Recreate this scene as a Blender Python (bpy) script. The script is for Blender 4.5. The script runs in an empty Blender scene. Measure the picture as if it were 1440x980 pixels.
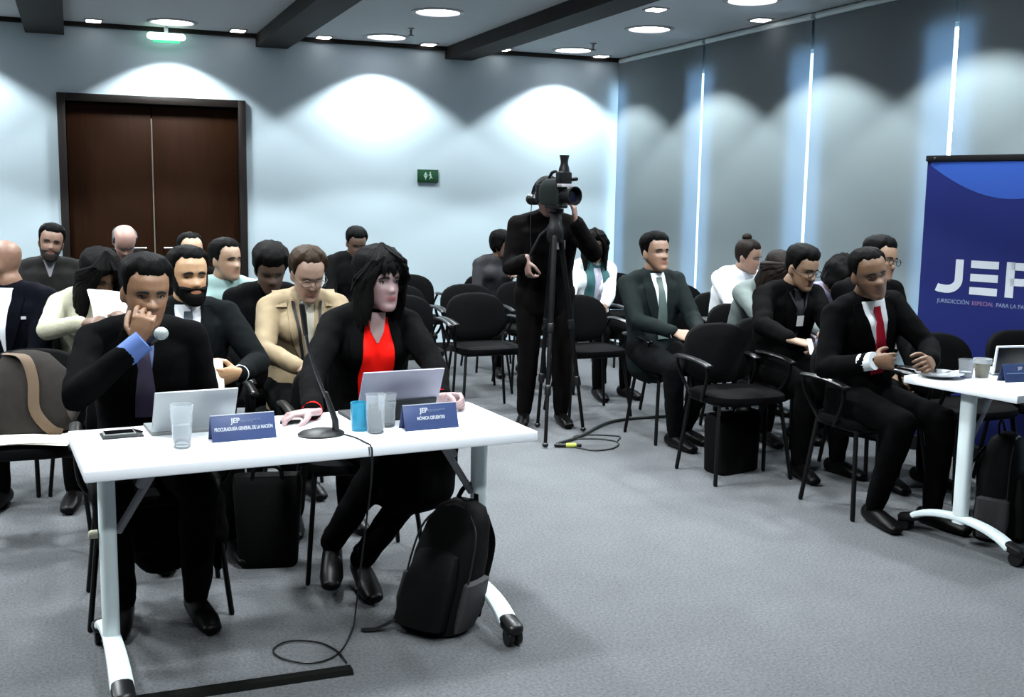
import bpy, bmesh, math, random
from mathutils import Vector, Matrix, Quaternion, noise
from mathutils.bvhtree import BVHTree

random.seed(7)
SC = bpy.context.scene
COL = SC.collection
PI = math.pi

# ---------------------------------------------------------------- camera
cam_data = bpy.data.cameras.new('camera')
cam_data.sensor_width = 36.0
cam_data.lens = 1545.876 / 1440.0 * 36.0
cam_data.clip_start = 0.05
cam_data.clip_end = 200
camera = bpy.data.objects.new('camera', cam_data)
COL.objects.link(camera)
_f = Vector((0.3663865, 0.92028443, -0.13724978))
_r = Vector((0.92977134, -0.36779479, 0.01588231))
_u = Vector((0.03586351, 0.13342998, 0.99040913))
camera.matrix_world = Matrix(((_r.x, _u.x, -_f.x, 0.0), (_r.y, _u.y, -_f.y, 0.0), (_r.z, _u.z, -_f.z, 1.5223), (0, 0, 0, 1)))
SC.camera = camera

# ---------------------------------------------------------------- world (daylight outside the windows)
world = bpy.data.worlds.new('World')
SC.world = world
world.use_nodes = True
bg = world.node_tree.nodes['Background']
bg.inputs['Color'].default_value = (0.62, 0.82, 1.0, 1)
bg.inputs['Strength'].default_value = 13.0

# ---------------------------------------------------------------- exposure
SC.view_settings.view_transform = 'Standard'
SC.view_settings.look = 'None'
SC.view_settings.gamma = 1.0
SC.view_settings.use_curve_mapping = False
SC.view_settings.exposure = 0.0

LAMP_POWER = 350.0
LAMP_ANGLE = 115.0
LAMP_COLOR = (0.90, 0.97, 1.0)

# ---------------------------------------------------------------- materials
MATS = {}
PIGMENT = 0.48          # overall reflectance level of the paints and cloths
def lin(c):
    return tuple((v / 12.92 if v <= 0.04045 else ((v + 0.055) / 1.055) ** 2.4) for v in c)
def mat(name, rgb, rough=0.6, var=0.12, scale=30.0, bump=0.0, metal=0.0, spec=0.3, stretch=None, sheen=0.0):
    """procedural Principled material: base colour broken up by noise, optional bump. rgb is linear."""
    if name in MATS: return MATS[name]
    rgb = tuple(c * PIGMENT for c in rgb)
    m = bpy.data.materials.new(name); m.use_nodes = True
    nt = m.node_tree; b = nt.nodes['Principled BSDF']
    tc = nt.nodes.new('ShaderNodeTexCoord'); no = nt.nodes.new('ShaderNodeTexNoise')
    no.inputs['Scale'].default_value = scale; no.inputs['Detail'].default_value = 4
    if stretch:
        mp = nt.nodes.new('ShaderNodeMapping'); mp.inputs['Scale'].default_value = stretch
        nt.links.new(tc.outputs['Object'], mp.inputs['Vector']); nt.links.new(mp.outputs['Vector'], no.inputs['Vector'])
    else:
        nt.links.new(tc.outputs['Object'], no.inputs['Vector'])
    mx = nt.nodes.new('ShaderNodeMix'); mx.data_type = 'RGBA'
    lo = tuple(max(0, c * (1 - var)) for c in rgb); hi = tuple(min(1, c * (1 + var)) for c in rgb)
    mx.inputs[6].default_value = (*lo, 1); mx.inputs[7].default_value = (*hi, 1)
    nt.links.new(no.outputs['Fac'], mx.inputs[0]); nt.links.new(mx.outputs[2], b.inputs['Base Color'])
    b.inputs['Roughness'].default_value = rough; b.inputs['Metallic'].default_value = metal
    b.inputs['Specular IOR Level'].default_value = spec
    if sheen: b.inputs['Sheen Weight'].default_value = sheen
    if bump:
        bp = nt.nodes.new('ShaderNodeBump'); bp.inputs['Strength'].default_value = bump; bp.inputs['Distance'].default_value = 0.01
        nt.links.new(no.outputs['Fac'], bp.inputs['Height']); nt.links.new(bp.outputs['Normal'], b.inputs['Normal'])
    MATS[name] = m; return m
def mat_emit(name, rgb, strength):
    if name in MATS: return MATS[name]
    m = bpy.data.materials.new(name); m.use_nodes = True
    b = m.node_tree.nodes['Principled BSDF']
    b.inputs['Base Color'].default_value = (*rgb, 1)
    b.inputs['Emission Color'].default_value = (*rgb, 1); b.inputs['Emission Strength'].default_value = strength
    MATS[name] = m; return m
def mat_glass(name, rgb=(1, 1, 1), rough=0.02, ior=1.33, trans=1.0):
    if name in MATS: return MATS[name]
    m = bpy.data.materials.new(name); m.use_nodes = True
    nt = m.node_tree; b = nt.nodes['Principled BSDF']
    no = nt.nodes.new('ShaderNodeTexNoise'); no.inputs['Scale'].default_value = 8
    mr = nt.nodes.new('ShaderNodeMapRange'); mr.inputs[3].default_value = rough; mr.inputs[4].default_value = rough + 0.05
    nt.links.new(no.outputs['Fac'], mr.inputs[0]); nt.links.new(mr.outputs[0], b.inputs['Roughness'])
    b.inputs['Base Color'].default_value = (*rgb, 1)
    b.inputs['Transmission Weight'].default_value = trans; b.inputs['IOR'].default_value = ior
    MATS[name] = m; return m
def mat_skin(name):
    """skin: colour comes from the painted vertex attribute (lips, stubble, ...), with fine noise"""
    if name in MATS: return MATS[name]
    m = bpy.data.materials.new(name); m.use_nodes = True
    nt = m.node_tree; b = nt.nodes['Principled BSDF']
    at = nt.nodes.new('ShaderNodeVertexColor'); at.layer_name = 'Col'
    no = nt.nodes.new('ShaderNodeTexNoise'); no.inputs['Scale'].default_value = 60
    mx = nt.nodes.new('ShaderNodeMix'); mx.data_type = 'RGBA'; mx.blend_type = 'MULTIPLY'
    mr = nt.nodes.new('ShaderNodeMapRange'); mr.inputs[3].default_value = 0.86; mr.inputs[4].default_value = 1.1
    tc = nt.nodes.new('ShaderNodeTexCoord'); nt.links.new(tc.outputs['Object'], no.inputs['Vector'])
    nt.links.new(no.outputs['Fac'], mr.inputs[0])
    mx.inputs[0].default_value = 1.0
    nt.links.new(at.outputs['Color'], mx.inputs[6]); nt.links.new(mr.outputs[0], mx.inputs[7])
    nt.links.new(mx.outputs[2], b.inputs['Base Color'])
    b.inputs['Roughness'].default_value = 0.5
    b.inputs['Subsurface Weight'].default_value = 0.08; b.inputs['Subsurface Radius'].default_value = (0.012, 0.005, 0.003)
    b.inputs['Subsurface Scale'].default_value = 0.5
    MATS[name] = m; return m

# ---------------------------------------------------------------- mesh builder
class MB:
    def __init__(self): self.v = []; self.f = []
    def add(self, vs, fs):
        o = len(self.v); self.v += [tuple(v) for v in vs]; self.f += [tuple(i + o for i in f) for f in fs]
    def box(self, c, s, rot=None, bevel=0.0):
        """box centred at c, full sizes s, optional 3x3 rotation, chamfered edges"""
        bm = bmesh.new(); bmesh.ops.create_cube(bm, size=1.0)
        for v in bm.verts: v.co = Vector((v.co.x * s[0], v.co.y * s[1], v.co.z * s[2]))
        if bevel: bmesh.ops.bevel(bm, geom=bm.edges[:], offset=bevel, segments=2, affect='EDGES', profile=0.5)
        R = rot if rot else Matrix.Identity(3)
        bm.verts.index_update()
        self.add([R @ v.co + Vector(c) for v in bm.verts], [[v.index for v in f.verts] for f in bm.faces]); bm.free()
    def rings(self, rings, close=True, cap=True):
        n = len(rings[0]); o = len(self.v)
        for r in rings: self.v += [tuple(p) for p in r]
        for i in range(len(rings) - 1):
            for j in range(n if close else n - 1):
                k = (j + 1) % n
                self.f.append((o + i * n + j, o + i * n + k, o + (i + 1) * n + k, o + (i + 1) * n + j))
        if cap and close:
            self.f.append(tuple(o + j for j in range(n))[::-1]); self.f.append(tuple(o + (len(rings) - 1) * n + j for j in range(n)))
    def loft(self, pts, rad, n=12, up=None, cap=True, round_caps=True, power=2.0):
        """elliptic tube through pts; rad: number or (ra, rb), ra along side axis, rb along the other; up: reference axis for ra"""
        pts = [Vector(p) for p in pts]
        if not isinstance(rad, (list,)): rad = [rad] * len(pts)
        rad = [(r, r) if not isinstance(r, (tuple, list)) else r for r in rad]
        rings = []; prev = None
        tang = []
        for i in range(len(pts)):
            a = pts[max(0, i - 1)]; b = pts[min(len(pts) - 1, i + 1)]
            t = (b - a); t = t.normalized() if t.length > 1e-9 else Vector((0, 0, 1)); tang.append(t)
        frames = []
        for i, t in enumerate(tang):
            ref = Vector(up) if up is not None else (prev if prev is not None else (Vector((1, 0, 0)) if abs(t.x) < 0.8 else Vector((0, 1, 0))))
            s = ref - t * ref.dot(t)
            if s.length < 1e-6: s = Vector((0, 1, 0)) - t * t.y
            s.normalize(); w = t.cross(s); prev = s; frames.append((s, w))
        def ring(c, s, w, ra, rb):
            out = []
            for k in range(n):
                a = 2 * PI * k / n; ca, sa = math.cos(a), math.sin(a)
                if power != 2.0:
                    ca = math.copysign(abs(ca) ** (2 / power), ca); sa = math.copysign(abs(sa) ** (2 / power), sa)
                out.append(c + s * (ra * ca) + w * (rb * sa))
            return out
        if cap and round_caps:
            for (h, q) in ((0.95, 0.3), (0.7, 0.72), (0.35, 0.94)):
                m = min(rad[0]); rings.append(ring(pts[0] - tang[0] * m * h, *frames[0], rad[0][0] * q, rad[0][1] * q))
        for p, (s, w), (ra, rb) in zip(pts, frames, rad): rings.append(ring(p, s, w, ra, rb))
        if cap and round_caps:
            for (h, q) in ((0.35, 0.94), (0.7, 0.72), (0.95, 0.3)):
                m = min(rad[-1]); rings.append(ring(pts[-1] + tang[-1] * m * h, *frames[-1], rad[-1][0] * q, rad[-1][1] * q))
        self.rings(rings, True, cap)
    def lathe(self, prof, c=(0, 0, 0), n=24, axis=None, cap=True):
        """profile [(r, z)] revolved about z (or axis) at c"""
        c = Vector(c); R = Vector((0, 0, 1)).rotation_difference(Vector(axis)).to_matrix() if axis is not None else Matrix.Identity(3)
        self.rings([[c + R @ Vector((r * math.cos(2 * PI * k / n), r * math.sin(2 * PI * k / n), z)) for k in range(n)] for r, z in prof], True, cap)
    def ellipsoid(self, c, r, n=14, m=10, rot=None):
        R = rot if rot else Matrix.Identity(3); c = Vector(c); rg = []
        for i in range(m + 1):
            th = PI * (0.02 + 0.96 * i / m)
            rg.append([c + R @ Vector((r[0] * math.sin(th) * math.cos(2 * PI * k / n), r[1] * math.sin(th) * math.sin(2 * PI * k / n), -r[2] * math.cos(th))) for k in range(n)])
        self.rings(rg)
    def mesh(self, name, smooth=True, angle=None):
        me = bpy.data.meshes.new(name); me.from_pydata(self.v, [], self.f); me.update()
        bm = bmesh.new(); bm.from_mesh(me); bmesh.ops.recalc_face_normals(bm, faces=bm.faces[:]); bm.to_mesh(me); bm.free()
        if smooth:
            me.shade_smooth()
            if angle: me.set_sharp_from_angle(angle=angle)
        return me
    def obj(self, name, material, parent=None, smooth=True, angle=0.7, loc=None, rotz=None):
        me = self.mesh(name, smooth, angle); me.materials.append(material)
        return link(name, me, parent, loc, rotz)
def link(name, me, parent=None, loc=None, rotz=None):
    o = bpy.data.objects.new(name, me); COL.objects.link(o)
    if parent is not None: o.parent = parent
    if loc is not None: o.location = loc
    if rotz is not None: o.rotation_euler = (0, 0, rotz)
    return o
def empty(name, loc=(0, 0, 0), rotz=0.0):
    o = bpy.data.objects.new(name, None); COL.objects.link(o); o.location = loc; o.rotation_euler = (0, 0, rotz); o.empty_display_size = 0.1; return o
def tag(o, label, cat, group=None):
    o['label'] = label; o['category'] = cat
    if group: o['group'] = group
    return o
def structure(o, label=None):
    o['kind'] = 'structure'
    if label: o['label'] = label
    return o
def copy_tree(root, loc, rotz, label, group=None):
    r = root.copy(); COL.objects.link(r); r.location = loc; r.rotation_euler = (0, 0, rotz); r['label'] = label
    if group: r['group'] = group
    for ch in list(root.children):
        c = ch.copy(); COL.objects.link(c); c.parent = r
        for g in list(ch.children):
            d = g.copy(); COL.objects.link(d); d.parent = c
    return r
def remesh(mb, voxel, smooth=3, fold=0.0, fold_scale=0.07):
    """union of closed pieces into one continuous skin"""
    me = mb.mesh('tmp', False); o = bpy.data.objects.new('tmp', me); COL.objects.link(o)
    md = o.modifiers.new('r', 'REMESH'); md.mode = 'VOXEL'; md.voxel_size = voxel; md.use_smooth_shade = True
    if fold:
        tx = bpy.data.textures.get('folds%g' % fold_scale) or bpy.data.textures.new('folds%g' % fold_scale, 'CLOUDS')
        tx.noise_scale = fold_scale; tx.noise_depth = 1
        dm = o.modifiers.new('d', 'DISPLACE'); dm.texture = tx; dm.strength = fold; dm.mid_level = 0.5; dm.texture_coords = 'LOCAL'
    if smooth:
        sm = o.modifiers.new('s', 'SMOOTH'); sm.iterations = smooth; sm.factor = 0.5
    dg = bpy.context.evaluated_depsgraph_get(); dg.update()
    out = bpy.data.meshes.new_from_object(o.evaluated_get(dg)); out.shade_smooth()
    bpy.data.objects.remove(o); bpy.data.meshes.remove(me)
    return out
def bez(p0, p1, p2, p3, n=12):
    p0, p1, p2, p3 = map(Vector, (p0, p1, p2, p3)); r = []
    for i in range(n + 1):
        t = i / n; r.append(p0 * (1 - t) ** 3 + p1 * 3 * t * (1 - t) ** 2 + p2 * 3 * t * t * (1 - t) + p3 * t ** 3)
    return r
def spline(pts, n=8):
    """Catmull-Rom through pts"""
    P = [Vector(p) for p in pts]; P = [P[0] * 2 - P[1]] + P + [P[-1] * 2 - P[-2]]; out = []
    for i in range(1, len(P) - 2):
        for k in range(n):
            t = k / n; a, b, c, d = P[i - 1:i + 3]
            out.append(0.5 * ((2 * b) + (c - a) * t + (2 * a - 5 * b + 4 * c - d) * t * t + (3 * b - a - 3 * c + d) * t ** 3))
    out.append(P[-2]); return out
def Rz(a): return Matrix.Rotation(a, 3, 'Z')
def Rx(a): return Matrix.Rotation(a, 3, 'X')
def Ry(a): return Matrix.Rotation(a, 3, 'Y')
def text_mesh(s, size, name, material, parent, M4, align='CENTER', extrude=0.0004, width=None, offset=0.0):
    """flat lettering as a thin mesh"""
    cu = bpy.data.curves.new(name, 'FONT'); cu.body = s; cu.size = size; cu.align_x = align; cu.extrude = extrude; cu.resolution_u = 3; cu.offset = offset
    o = bpy.data.objects.new('tmp', cu); COL.objects.link(o)
    dg = bpy.context.evaluated_depsgraph_get(); dg.update()
    me = bpy.data.meshes.new_from_object(o.evaluated_get(dg)); bpy.data.objects.remove(o)
    if width:
        xs = [v.co.x for v in me.vertices]; k = width / max(1e-6, max(xs) - min(xs))
        for v in me.vertices: v.co.x *= k
    me.transform(M4); me.materials.clear(); me.materials.append(material)
    return link(name, me, parent)

# ================================================================ the room
XL, XR, YB, YF, ZC = -4.2, 5.20, 10.20, -3.2, 2.91
m_wall = mat('wall_paint', (0.78, 0.95, 1.03), 0.8, 0.02, 3)
m_ceil = mat('ceiling_board', (0.85, 0.88, 0.90), 0.9, 0.04, 4)
m_dark = mat('dark_beam', (0.016, 0.012, 0.010), 0.8, 0.2, 8)
m_wood = mat('dark_door_wood', (0.030, 0.0095, 0.0022), 0.55, 0.45, 5, 0.02, stretch=(6, 6, 0.5), spec=0.08)
m_frame = mat('door_frame_wood', (0.012, 0.007, 0.005), 0.5, 0.3, 6)
m_metal = mat('brushed_metal', (0.55, 0.55, 0.55), 0.35, 0.1, 40, metal=1.0)
m_blackplastic = mat('black_plastic', (0.010, 0.010, 0.011), 0.35, 0.2, 40)
m_white = mat('white_laminate', (1.60, 1.66, 1.74), 0.35, 0.02, 5)
m_whitemetal = mat('white_powder_coat', (1.20, 1.36, 1.38), 0.4, 0.03, 10)

# carpet: fine pile noise over slow mottling
m_carpet = bpy.data.materials.new('grey_carpet'); m_carpet.use_nodes = True
nt = m_carpet.node_tree; b = nt.nodes['Principled BSDF']; tc = nt.nodes.new('ShaderNodeTexCoord')
n1 = nt.nodes.new('ShaderNodeTexNoise'); n1.inputs['Scale'].default_value = 90; n1.inputs['Detail'].default_value = 6
n2 = nt.nodes.new('ShaderNodeTexNoise'); n2.inputs['Scale'].default_value = 5; n2.inputs['Detail'].default_value = 5
r1 = nt.nodes.new('ShaderNodeMapRange'); r1.inputs[1].default_value = 0.3; r1.inputs[2].default_value = 0.7; r1.inputs[3].default_value = 0.72; r1.inputs[4].default_value = 1.28
r2 = nt.nodes.new('ShaderNodeMapRange'); r2.inputs[3].default_value = 0.88; r2.inputs[4].default_value = 1.12
mu = nt.nodes.new('ShaderNodeMath'); mu.operation = 'MULTIPLY'
mx = nt.nodes.new('ShaderNodeMix'); mx.data_type = 'RGBA'; mx.blend_type = 'MULTIPLY'; mx.inputs[0].default_value = 1.0
mx.inputs[6].default_value = (0.089, 0.093, 0.098, 1)
for n_ in (n1, n2): nt.links.new(tc.outputs['Object'], n_.inputs['Vector'])
nt.links.new(n1.outputs['Fac'], r1.inputs[0]); nt.links.new(n2.outputs['Fac'], r2.inputs[0])
nt.links.new(r1.outputs[0], mu.inputs[0]); nt.links.new(r2.outputs[0], mu.inputs[1])
nt.links.new(mu.outputs[0], mx.inputs[7]); nt.links.new(mx.outputs[2], b.inputs['Base Color'])
b.inputs['Roughness'].default_value = 0.95; b.inputs['Specular IOR Level'].default_value = 0.15
bp = nt.nodes.new('ShaderNodeBump'); bp.inputs['Strength'].default_value = 0.5; bp.inputs['Distance'].default_value = 0.01
nt.links.new(n1.outputs['Fac'], bp.inputs['Height']); nt.links.new(bp.outputs['Normal'], b.inputs['Normal'])

def slab(name, x0, x1, y0, y1, z0, z1, m, parent=None, bevel=0.0):
    q = MB(); q.box(((x0 + x1) / 2, (y0 + y1) / 2, (z0 + z1) / 2), (x1 - x0, y1 - y0, z1 - z0), bevel=bevel)
    return q.obj(name, m, parent)
structure(slab('floor', XL - .2, XR + .3, YF - .2, YB + .2, -0.1, 0.0, m_carpet))
structure(slab('ceiling', XL - .2, XR + .3, YF - .2, YB + .2, ZC, ZC + 0.1, m_ceil))
m_wall2 = mat('grey_wall_paint', (.16, .17, .18), .85, .03, 3)
structure(slab('wall_left', XL - .15, XL, YF - .15, YB + .15, 0, ZC, m_wall2))
structure(slab('wall_front', XL, XR, YF - .15, YF, 0, ZC, m_wall2))
# back wall with the door opening
DX0, DX1, DZ = -0.10, 1.458, 2.326
q = MB()
q.box(((XL + DX0) / 2, YB + .075, ZC / 2), (DX0 - XL, .15, ZC)); q.box(((DX1 + XR) / 2, YB + .075, ZC / 2), (XR - DX1, .15, ZC))
q.box(((DX0 + DX1) / 2, YB + .075, (DZ + ZC) / 2), (DX1 - DX0, .15, ZC - DZ))
structure(q.obj('wall_back', m_wall))
# ceiling beams (drop below the boards) and the dark slot that runs along the foot of the boards
for i, (a, b_) in enumerate(((-0.32, -0.02), (1.56, 1.84), (3.33, 3.60), (-2.15, -1.87), (-3.9, -3.62))):
    structure(slab('trim_%d' % (i + 1), a, b_, YF, YB, ZC - .11, ZC, m_dark))
structure(slab('trim_6', XL, XR, YB - .05, YB, ZC - .035, ZC, m_dark))
structure(slab('baseboard_back', DX1 + .01, XR, YB - .012, YB, 0, .09, m_frame))

structure(slab('light_stop_slab', DX0 - .1, DX1 + .1, YB + .16, YB + .2, 0, ZC, m_dark))  # unseen dark slab added behind the door to stop outside light leaking
# double door
door = empty('door_1', ((DX0 + DX1) / 2, YB, 0)); structure(door, 'dark wooden double door with a dark frame in the back wall')
w = DX1 - DX0; F = .065
q = MB()
q.box((-w / 2 + F / 2, .03, DZ / 2), (F, .14, DZ), bevel=.004); q.box((w / 2 - F / 2, .03, DZ / 2), (F, .14, DZ), bevel=.004)
q.box((0, .03, DZ - F / 2), (w - 2 * F, .14, F), bevel=.004)
q.obj('door_frame', m_frame, door)
for s, x in ((-1, -.02), (1, -.02)):
    x0, x1 = (-w / 2 + F + .004, -.026) if s < 0 else (-.014, w / 2 - F - .004)
    leaf = slab('door_leaf', x0, x1, .035, .08, .008, DZ - F - .012, m_wood, door, bevel=.003)
    q = MB(); xh = (x1 - .07) if s < 0 else (x0 + .07)
    q.loft([(xh, .03, 1.02), (xh, -.02, 1.02), (xh + s * .10, -.02, 1.02)], .009, n=8); q.obj('door_handle', m_metal, leaf)
slab('gap_light_strip', -.0245, -.0155, .030, .06, .01, DZ - F - .12, mat('gap_light_paint', (.55, .50, .42), .4, .1, metal=.6), door)  # pale strip coloured to stand for the light between the leaves

# window wall: unseen windows made narrow so the blinds glow only beside the slits, roller blinds hung in front of it that almost meet
SLITS = [10.12, 8.53, 6.995, 5.54, 4.02, 2.5]
HW = 0.22; WZ = 2.65
edges = []; y = YB
q = MB()
bounds = [(max(-9, s - HW + .05), min(YB, s + HW + .05)) for s in SLITS]
prev = YB
for lo, hi in bounds:
    if prev - hi > 1e-3: q.box((XR + .1, (prev + hi) / 2, ZC / 2), (.2, prev - hi, ZC))
    q.box((XR + .1, (lo + hi) / 2, (WZ + ZC) / 2), (.2, hi - lo, ZC - WZ)); q.box((XR + .1, (lo + hi) / 2, .05), (.2, hi - lo, .1))
    prev = lo
q.box((XR + .1, (prev + YF) / 2, ZC / 2), (.2, prev - YF, ZC))
structure(q.obj('wall_right', m_wall))
m_pane = mat_glass('window_glass', (.95, .98, 1.0), 0.0, 1.02)
for i, (lo, hi) in enumerate(bounds):
    wn = empty('window_%d' % (i + 1), (XR + .05, (lo + hi) / 2, .1)); structure(wn)
    h = WZ - .1; ww = hi - lo; q = MB()
    for yy in (-ww / 2 + .012, ww / 2 - .012): q.box((0, yy, h / 2), (.05, .024, h))
    for zz in (.012, h - .012): q.box((0, 0, zz), (.05, ww - .048, .024))
    q.obj('window_frame', m_whitemetal, wn)
    slab('pane', -.003, .003, -ww / 2 + .024, ww / 2 - .024, .024, h - .024, m_pane, wn)

# roller blinds (translucent screen fabric)
m_blind = bpy.data.materials.new('blind_fabric'); m_blind.use_nodes = True
nt = m_blind.node_tree
for n_ in list(nt.nodes):
    if n_.type == 'BSDF_PRINCIPLED': nt.nodes.remove(n_)
out = [n_ for n_ in nt.nodes if n_.type == 'OUTPUT_MATERIAL'][0]
df = nt.nodes.new('ShaderNodeBsdfDiffuse'); tl = nt.nodes.new('ShaderNodeBsdfTranslucent'); ms = nt.nodes.new('ShaderNodeMixShader')
tc = nt.nodes.new('ShaderNodeTexCoord'); n1 = nt.nodes.new('ShaderNodeTexNoise'); n1.inputs['Scale'].default_value = 160
nt.links.new(tc.outputs['Object'], n1.inputs['Vector'])
cr = nt.nodes.new('ShaderNodeMix'); cr.data_type = 'RGBA'; cr.inputs[6].default_value = (.165, .20, .205, 1); cr.inputs[7].default_value = (.21, .245, .25, 1)
nt.links.new(n1.outputs['Fac'], cr.inputs[0]); nt.links.new(cr.outputs[2], df.inputs['Color'])
tl.inputs['Color'].default_value = (.50, .62, .74, 1); ms.inputs[0].default_value = 0.30
nt.links.new(df.outputs[0], ms.inputs[1]); nt.links.new(tl.outputs[0], ms.inputs[2]); nt.links.new(ms.outputs[0], out.inputs['Surface'])
BLABEL = ['grey roller blind in the far corner, behind the man with the pale green tie', 'grey roller blind between the two middle light slits, above the woman with the bun',
          'grey roller blind behind the glasses man and the red-tie man', 'grey roller blind at the right edge, behind the blue banner', 'grey roller blind out of frame at the near right']
for i in range(5):
    y1, y0 = SLITS[i] - .019, SLITS[i + 1] + .019
    if i == 0: y1 = 10.15
    bl = empty('roller_blind', (XR - .05, (y0 + y1) / 2, 0)); tag(bl, BLABEL[i], 'blind', 'roller blinds along the window wall')
    L = y1 - y0
    slab('blind_fabric', -.001, .001, -L / 2, L / 2, .06, ZC - .055, m_blind, bl)
    q = MB(); q.loft([(0, -L / 2 + .004, .06), (0, L / 2 - .004, .06)], .012, n=10, round_caps=False); q.obj('bottom_bar', m_whitemetal, bl)
    q = MB(); q.loft([(.015, -L / 2 + .004, ZC - .03), (.015, L / 2 - .004, ZC - .03)], .026, n=12, round_caps=False); q.obj('roller', m_whitemetal, bl)

# ---------------------------------------------------------------- lamps
m_disc = mat_emit('lamp_diffuser', (0.97, 0.95, 1.0), 9.0)
m_rim = mat('lamp_rim', (.6, .6, .6), .4, .05)
q = MB(); q.lathe([(.205, .0), (.205, -.006), (.19, -.012), (.17, -.010), (.168, 0.0)], n=36); rim_me = q.mesh('lamp_rim', True, .6); rim_me.materials.append(m_rim)
q = MB(); q.lathe([(.168, -.002), (.10, -.010), (.02, -.013)], n=32); disc_me = q.mesh('lamp_disc'); disc_me.materials.append(m_disc)
def ceiling_lamp(x, y, label, group=None, power=LAMP_POWER):
    o = empty('ceiling_lamp', (x, y, ZC)); tag(o, label, 'lamp', group)
    link('rim', rim_me, o); link('diffuser', disc_me, o)
    l = bpy.data.lights.get('downlight%g' % power)
    if not l:
        l = bpy.data.lights.new('downlight%g' % power, 'SPOT'); l.energy = power; l.color = LAMP_COLOR
        l.spot_size = math.radians(LAMP_ANGLE); l.spot_blend = 0.12; l.shadow_soft_size = .12
    lo = bpy.data.objects.new('lamp_light', l); COL.objects.link(lo); lo.parent = o; lo.location = (0, 0, -.03)
LX = (.82, 2.65, 4.48)
names_ = {(.82, 9.8): 'round recessed ceiling lamp above the double door, at the left', (2.65, 9.8): 'round recessed ceiling lamp above the back wall, between the two dark beams',
          (2.65, 8.3): 'round recessed ceiling lamp cut by the top edge, between the two dark beams', (4.48, 9.8): 'round recessed ceiling lamp nearest the far right corner of the room',
          (4.48, 8.3): 'round recessed ceiling lamp along the blinds, second from the far corner', (4.48, 6.8): 'round recessed ceiling lamp cut by the top edge near the blinds'}
for x in LX + (-1.0, -2.9):
    for y in (9.8, 8.3, 6.8, 5.3, 3.8) + ((2.3, .8) if x == .82 else ()):  # the two nearest lamps are unseen extras added to brighten the front table
        lb = names_.get((x, y))
        ceiling_lamp(x, y, lb or 'round recessed ceiling lamp outside the picture', 'round ceiling lamps', LAMP_POWER * (.80 if y > 9 else 1.0))
# small square lamps
m_sq = mat_emit('square_lamp_lens', (1.0, 0.93, 0.92), 7.0)
SQ = [(.21, 10.0, 'small square ceiling light left of the round lamp above the door'), (1.38, 10.0, 'small square ceiling light just left of the left dark beam'),
      (2.14, 10.05, 'small square ceiling light just right of the left dark beam'), (3.12, 10.05, 'small square ceiling light just left of the right dark beam'),
      (3.86, 10.05, 'small square ceiling light just right of the right dark beam'), (4.90, 10.05, 'small square ceiling light in the far right corner'),
      (4.05, 7.41, 'small square ceiling light at the top edge, above the second round lamp by the blinds'), (5.0, 7.46, 'small square ceiling light nearest the blinds')]
for x, y, lb in SQ:
    o = empty('square_ceiling_light', (x, y, ZC)); tag(o, lb, 'lamp', 'small square ceiling lights')
    q = MB(); q.box((0, 0, -.004), (.15, .15, .008), bevel=.002); q.obj('housing', m_rim, o)
    q = MB(); q.box((0, 0, -.011), (.115, .115, .008), bevel=.003); q.obj('lens', m_sq, o)
# sprinklers
for x, y, lb in ((2.70, 9.2, 'small sprinkler head on the ceiling between the beams'), (4.45, 9.3, 'small sprinkler head on the ceiling by the far corner')):
    o = empty('sprinkler', (x, y, ZC)); tag(o, lb, 'sprinkler')
    q = MB(); q.lathe([(.03, 0), (.03, -.008), (.012, -.014), (.01, -.05)], n=14); q.obj('stem', m_metal, o)
    q = MB(); q.lathe([(.006, -.05), (.028, -.058), (.028, -.062), (.004, -.064)], n=14); q.obj('deflector', m_blackplastic, o)
# hanging emergency light over the door and the exit sign
m_green = mat('exit_green', (.012, .10, .035), .5, .1)
m_signwhite = mat('sign_white', (.62, .86, .74), .5, .05)
o = empty('emergency_light', (.79, 10.08, ZC)); tag(o, 'white and green emergency light hanging from the ceiling above the door', 'light')
q = MB(); q.box((0, 0, -.03), (.03, .03, .06)); q.obj('bracket', m_whitemetal, o)
q = MB(); q.loft([(-.13, 0, -.085), (.13, 0, -.085)], (.03, .03), n=14); q.obj('tube_lens', mat_emit('green_white_glow', (.70, 1.0, .85), 4.0), o)
q = MB(); q.box((0, 0, -.125), (.22, .012, .03), bevel=.003); q.obj('green_panel', mat_emit('green_glow', (.05, .45, .22), .8), o)
o = empty('exit_sign', (3.163, YB, 1.70)); tag(o, 'green exit sign with a white arrow and running figure on the back wall', 'sign')
q = MB(); q.box((0, -.008, 0), (.205, .014, .122), bevel=.002); q.obj('sign_board', m_green, o)
def flat_poly(pts, y, th, name, m, parent, mat4=None):
    q = MB(); n = len(pts)
    q.v = [(x, y, z) for x, z in pts] + [(x, y - th, z) for x, z in pts]
    q.f = [tuple(range(n))[::-1], tuple(range(n, 2 * n))] + [(i, (i + 1) % n, n + (i + 1) % n, n + i) for i in range(n)]
    if mat4: q.v = [tuple(mat4 @ Vector(v)) for v in q.v]
    return q.obj(name, m, parent, smooth=False)
flat_poly([(-.042, .010), (-.006, .010), (-.024, .038)], -.0155, .001, 'arrow_head', m_signwhite, o)
flat_poly([(-.024, -.040), (-.030, -.018), (-.046, .006), (-.002, .006), (-.018, -.018)], -.0155, .001, 'arrow', m_signwhite, o)
q = MB(); q.ellipsoid((.022, -.0155, .032), (.007, .001, .007))
q.loft([(.022, -.0155, .022), (.028, -.0155, -.004)], (.007, .001), n=8, up=(1, 0, 0)); q.loft([(.028, -.0155, -.004), (.042, -.0155, -.022)], (.005, .001), n=8, up=(1, 0, 0))
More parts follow.
